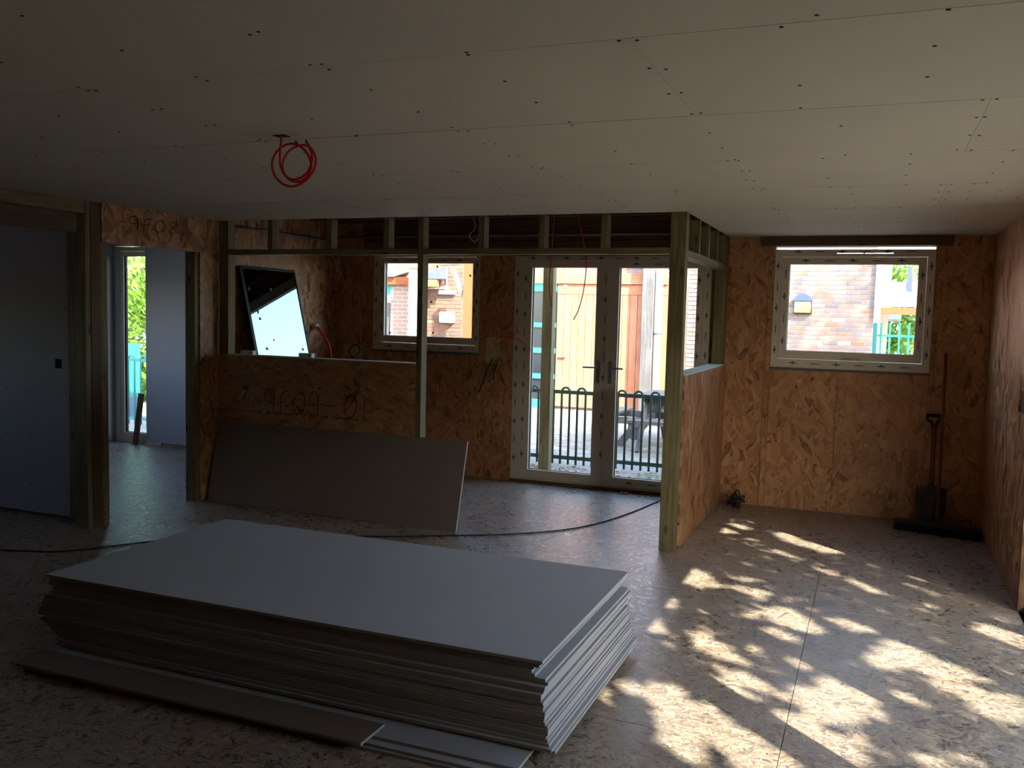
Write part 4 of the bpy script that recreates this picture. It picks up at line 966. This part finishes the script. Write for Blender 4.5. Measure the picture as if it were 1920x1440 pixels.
# the tree by the glazed screen, its leaf gaps shaped to throw these sun patches
GAPS = [[(-1.14,7.14),(-1.14,7.28),(-1.04,7.2),(-0.9,7.07),(-1.01,7.02),(-1.12,7.08)],[(-1.14,7.43),(-1.14,7.7),(-1.03,7.49),(-1.07,7.41)],[(-1.03,7.34),(-0.99,7.39),(-0.8,7.27),(-0.89,7.22)],[(-0.91,7.57),(-0.87,7.59),(-0.79,7.52),(-0.84,7.51)],[(-0.65,7.13),(-0.62,7.26),(-0.51,7.28),(-0.43,7.06),(-0.34,7.04),(-0.09,6.87),(-0.29,6.72),(-0.31,6.82),(-0.45,6.91),(-0.56,6.99)],[(-0.66,6.64),(-0.59,6.66),(-0.42,6.52),(-0.49,6.52)],[(-0.33,6.33),(-0.27,6.32),(-0.24,6.25)],[(-0.22,6.29),(-0.13,6.2),(-0.18,6.16)],[(-0.09,6.12),(-0.05,6.13),(0.04,6.03),(0.16,5.85),(0.07,5.89),(-0.01,6.0)],[(0.28,5.73),(0.39,5.65),(0.31,5.67)],[(0.37,5.8),(0.45,5.71),(0.39,5.74)],[(0.57,5.59),(0.83,5.44),(0.8,5.2),(0.65,5.33),(0.6,5.45),(0.7,5.48)],[(-1.14,5.68),(-1.16,5.92),(-1.08,5.91),(-0.97,5.85),(-0.82,5.59),(-0.92,5.52),(-1.03,5.56)],[(-0.75,5.6),(-0.72,5.66),(-0.65,5.63),(-0.54,5.62),(-0.51,5.49),(-0.6,5.47),(-0.67,5.55)],[(-0.74,5.81),(-0.69,5.87),(-0.62,5.8),(-0.68,5.74)],[(-1.1,5.0),(-1.13,5.25),(-1.06,5.26),(-1.01,5.13),(-1.0,5.01),(-1.07,5.06)],[(-1.13,4.75),(-1.1,4.84),(-1.03,4.78),(-0.95,4.65),(-0.94,4.55),(-1.03,4.61)],[(-0.83,4.68),(-0.8,4.72),(-0.72,4.68),(-0.71,4.6),(-0.78,4.58)],[(-0.75,4.48),(-0.72,4.56),(-0.62,4.57),(-0.54,4.46),(-0.49,4.34),(-0.59,4.37),(-0.69,4.43)],[(-0.53,5.2),(-0.49,5.3),(-0.39,5.34),(-0.29,5.22),(-0.18,4.94),(-0.29,4.98),(-0.41,5.05)],[(-0.62,5.12),(-0.58,5.17),(-0.5,5.08),(-0.54,5.04)],[(-0.5,4.92),(-0.46,4.94),(-0.37,4.9),(-0.27,4.86),(-0.28,4.8),(-0.38,4.82)],[(-0.14,5.27),(-0.06,5.27),(0.07,5.15),(0.02,5.11),(-0.09,5.15)],[(0.06,4.75),(0.12,4.9),(0.15,5.05),(0.27,4.94),(0.62,4.63),(0.49,4.61),(0.34,4.63),(0.28,4.7),(0.17,4.59),(0.08,4.59)],[(0.32,4.55),(0.41,4.68),(0.5,4.51),(0.63,4.49),(0.69,4.35),(0.67,4.21),(0.57,4.21),(0.48,4.28),(0.46,4.39),(0.36,4.47)],[(0.16,4.31),(0.22,4.31),(0.31,4.23),(0.27,4.19),(0.2,4.24)],[(-0.32,4.52),(-0.28,4.52),(-0.19,4.43),(-0.25,4.42)],[(-0.26,4.14),(-0.24,4.2),(-0.14,4.2),(-0.13,4.36),(-0.04,4.3),(0.1,4.18),(0.07,4.12),(0.1,4.0),(-0.01,3.89),(-0.08,3.84),(-0.18,3.9),(-0.23,4.04)],[(-0.31,3.86),(-0.26,3.9),(-0.17,3.86),(-0.08,3.75),(0.03,3.65),(0.06,3.52),(-0.01,3.48),(-0.11,3.59),(-0.22,3.7)],[(-0.65,4.25),(-0.58,4.26),(-0.48,4.2),(-0.34,4.13),(-0.34,4.06),(-0.46,4.1),(-0.55,4.16)],[(-0.64,4.12),(-0.59,4.15),(-0.46,4.07),(-0.43,3.99),(-0.47,3.94),(-0.57,4.02)],[(-0.88,3.88),(-0.85,3.97),(-0.76,3.93),(-0.66,3.82),(-0.56,3.57),(-0.52,3.43),(-0.52,3.27),(-0.56,3.27),(-0.69,3.43),(-0.78,3.66),(-0.85,3.82)],[(-0.64,3.82),(-0.57,3.84),(-0.48,3.69),(-0.37,3.6),(-0.19,3.42),(-0.21,3.33),(-0.36,3.26),(-0.48,3.45),(-0.58,3.64)],[(-1.0,3.89),(-0.95,3.9),(-0.85,3.79),(-0.86,3.74),(-0.95,3.79)],[(-0.97,3.55),(-0.91,3.53),(-0.84,3.46),(-0.75,3.34),(-0.74,3.27),(-0.78,3.27),(-0.88,3.36),(-0.94,3.43)],[(-0.76,3.26),(-0.72,3.28),(-0.63,3.2),(-0.69,3.17)],[(-0.05,3.75),(-0.0,3.79),(0.06,3.7),(0.05,3.64),(-0.01,3.67)],[(0.25,3.93),(0.28,3.94),(0.29,3.9),(0.26,3.89)],[(0.32,3.79),(0.38,3.8),(0.44,3.75),(0.4,3.72)],[(0.22,3.7),(0.29,3.72),(0.34,3.65),(0.24,3.6)],[(-0.51,4.63),(-0.47,4.62),(-0.42,4.5),(-0.47,4.52)],[(0.18,3.99),(0.23,3.97),(0.19,3.96)],[(0.3,3.87),(0.33,3.85),(0.31,3.83)],[(-1.0,3.15),(-1.0,3.75),(-1.4,4.15),(-1.4,3.5)]]
def inside(x, y, poly):
    r = False; j = len(poly) - 1
    for i in range(len(poly)):
        xi, yi = poly[i]; xj, yj = poly[j]
        if (yi > y) != (yj > y) and x < (xj - xi) * (y - yi) / (yj - yi) + xi: r = not r
        j = i
    return r
BB = [(min(p[0] for p in g), max(p[0] for p in g), min(p[1] for p in g), max(p[1] for p in g)) for g in GAPS]
def in_gap(x, y):
    for g, b in zip(GAPS, BB):
        if b[0] <= x <= b[1] and b[2] <= y <= b[3] and inside(x, y, g): return True
    return False
rnd = random.Random(11); P = []
for k in range(24000):
    fx, fy_ = rnd.uniform(-1.5, 1.3), rnd.uniform(1.2, 7.9)
    zc = rnd.uniform(3.2, 4.3); t = zc / SUN.z; px_ = fx + SUN.x * t
    if px_ < 1.6: continue
    if any(in_gap(fx + a_, fy_ + b_) for a_, b_ in ((0, 0), (.03, 0), (-.03, 0), (0, .03), (0, -.03))): continue
    P.append((px_, fy_ + SUN.y * t, zc))
rnd2 = np.random.RandomState(4)
crown = empty('garden_tree', (3.9, -.2, G), 'leafy tree beside the glazed screen that dapples the sunlight', 'tree')
leaves('foliage', P, .055, 'leafdark', parent=crown, seed=5, asp=.6)
tube('trunk', [Vector((4.9, -1.9, G)), Vector((4.8, -1.8, 1.4)), Vector((4.4, -1.2, 2.6)), Vector((3.8, -.4, 3.6))], [.13 - .004 * i for i in range(19)], 'bark', crown)

# unseen hedge added to cut sky light, and two taller trees that shade the yard
blocker_hedge = empty('blocker_hedge', (6.3, 4, G), 'unseen dark foliage row added to cut sky light at the glazed screen', 'blocker_hedge')
hr = np.random.RandomState(8); hp = np.stack([6.3 + hr.normal(size=9000) * .25, hr.uniform(-5, 12, 9000), G + hr.uniform(0, 3.5, 9000)], 1)
leaves('foliage', hp, .13, 'leafdark', parent=blocker_hedge, seed=6, asp=.7)
box('blocker_core', (6.25, 6.45, -5, 12, G, 3.0), 'bark', blocker_hedge)
for i, (c, r, n, lb) in enumerate((((5.2, 5.6, 7.0), (2.6, 2.4, 1.7), 6000, 'tall tree beside the building shading the yard'), ((7.9, 9.4, 9.0), (2.2, 1.6, 1.6), 1500, 'tall thin tree farther off dappling the brick wall'))):
    t = empty('tree', (c[0] + 1.2, c[1], G), lb, 'tree'); leaves('foliage', ellpts(c, r, n, 40 + i), .12, 'leafdark', parent=t)
    tube('trunk', [Vector((c[0] + 1.2, c[1], G)), Vector((c[0] + 1.1, c[1], c[2] * .5)), Vector((c[0], c[1], c[2]))], [.16] * 13, 'bark', t)
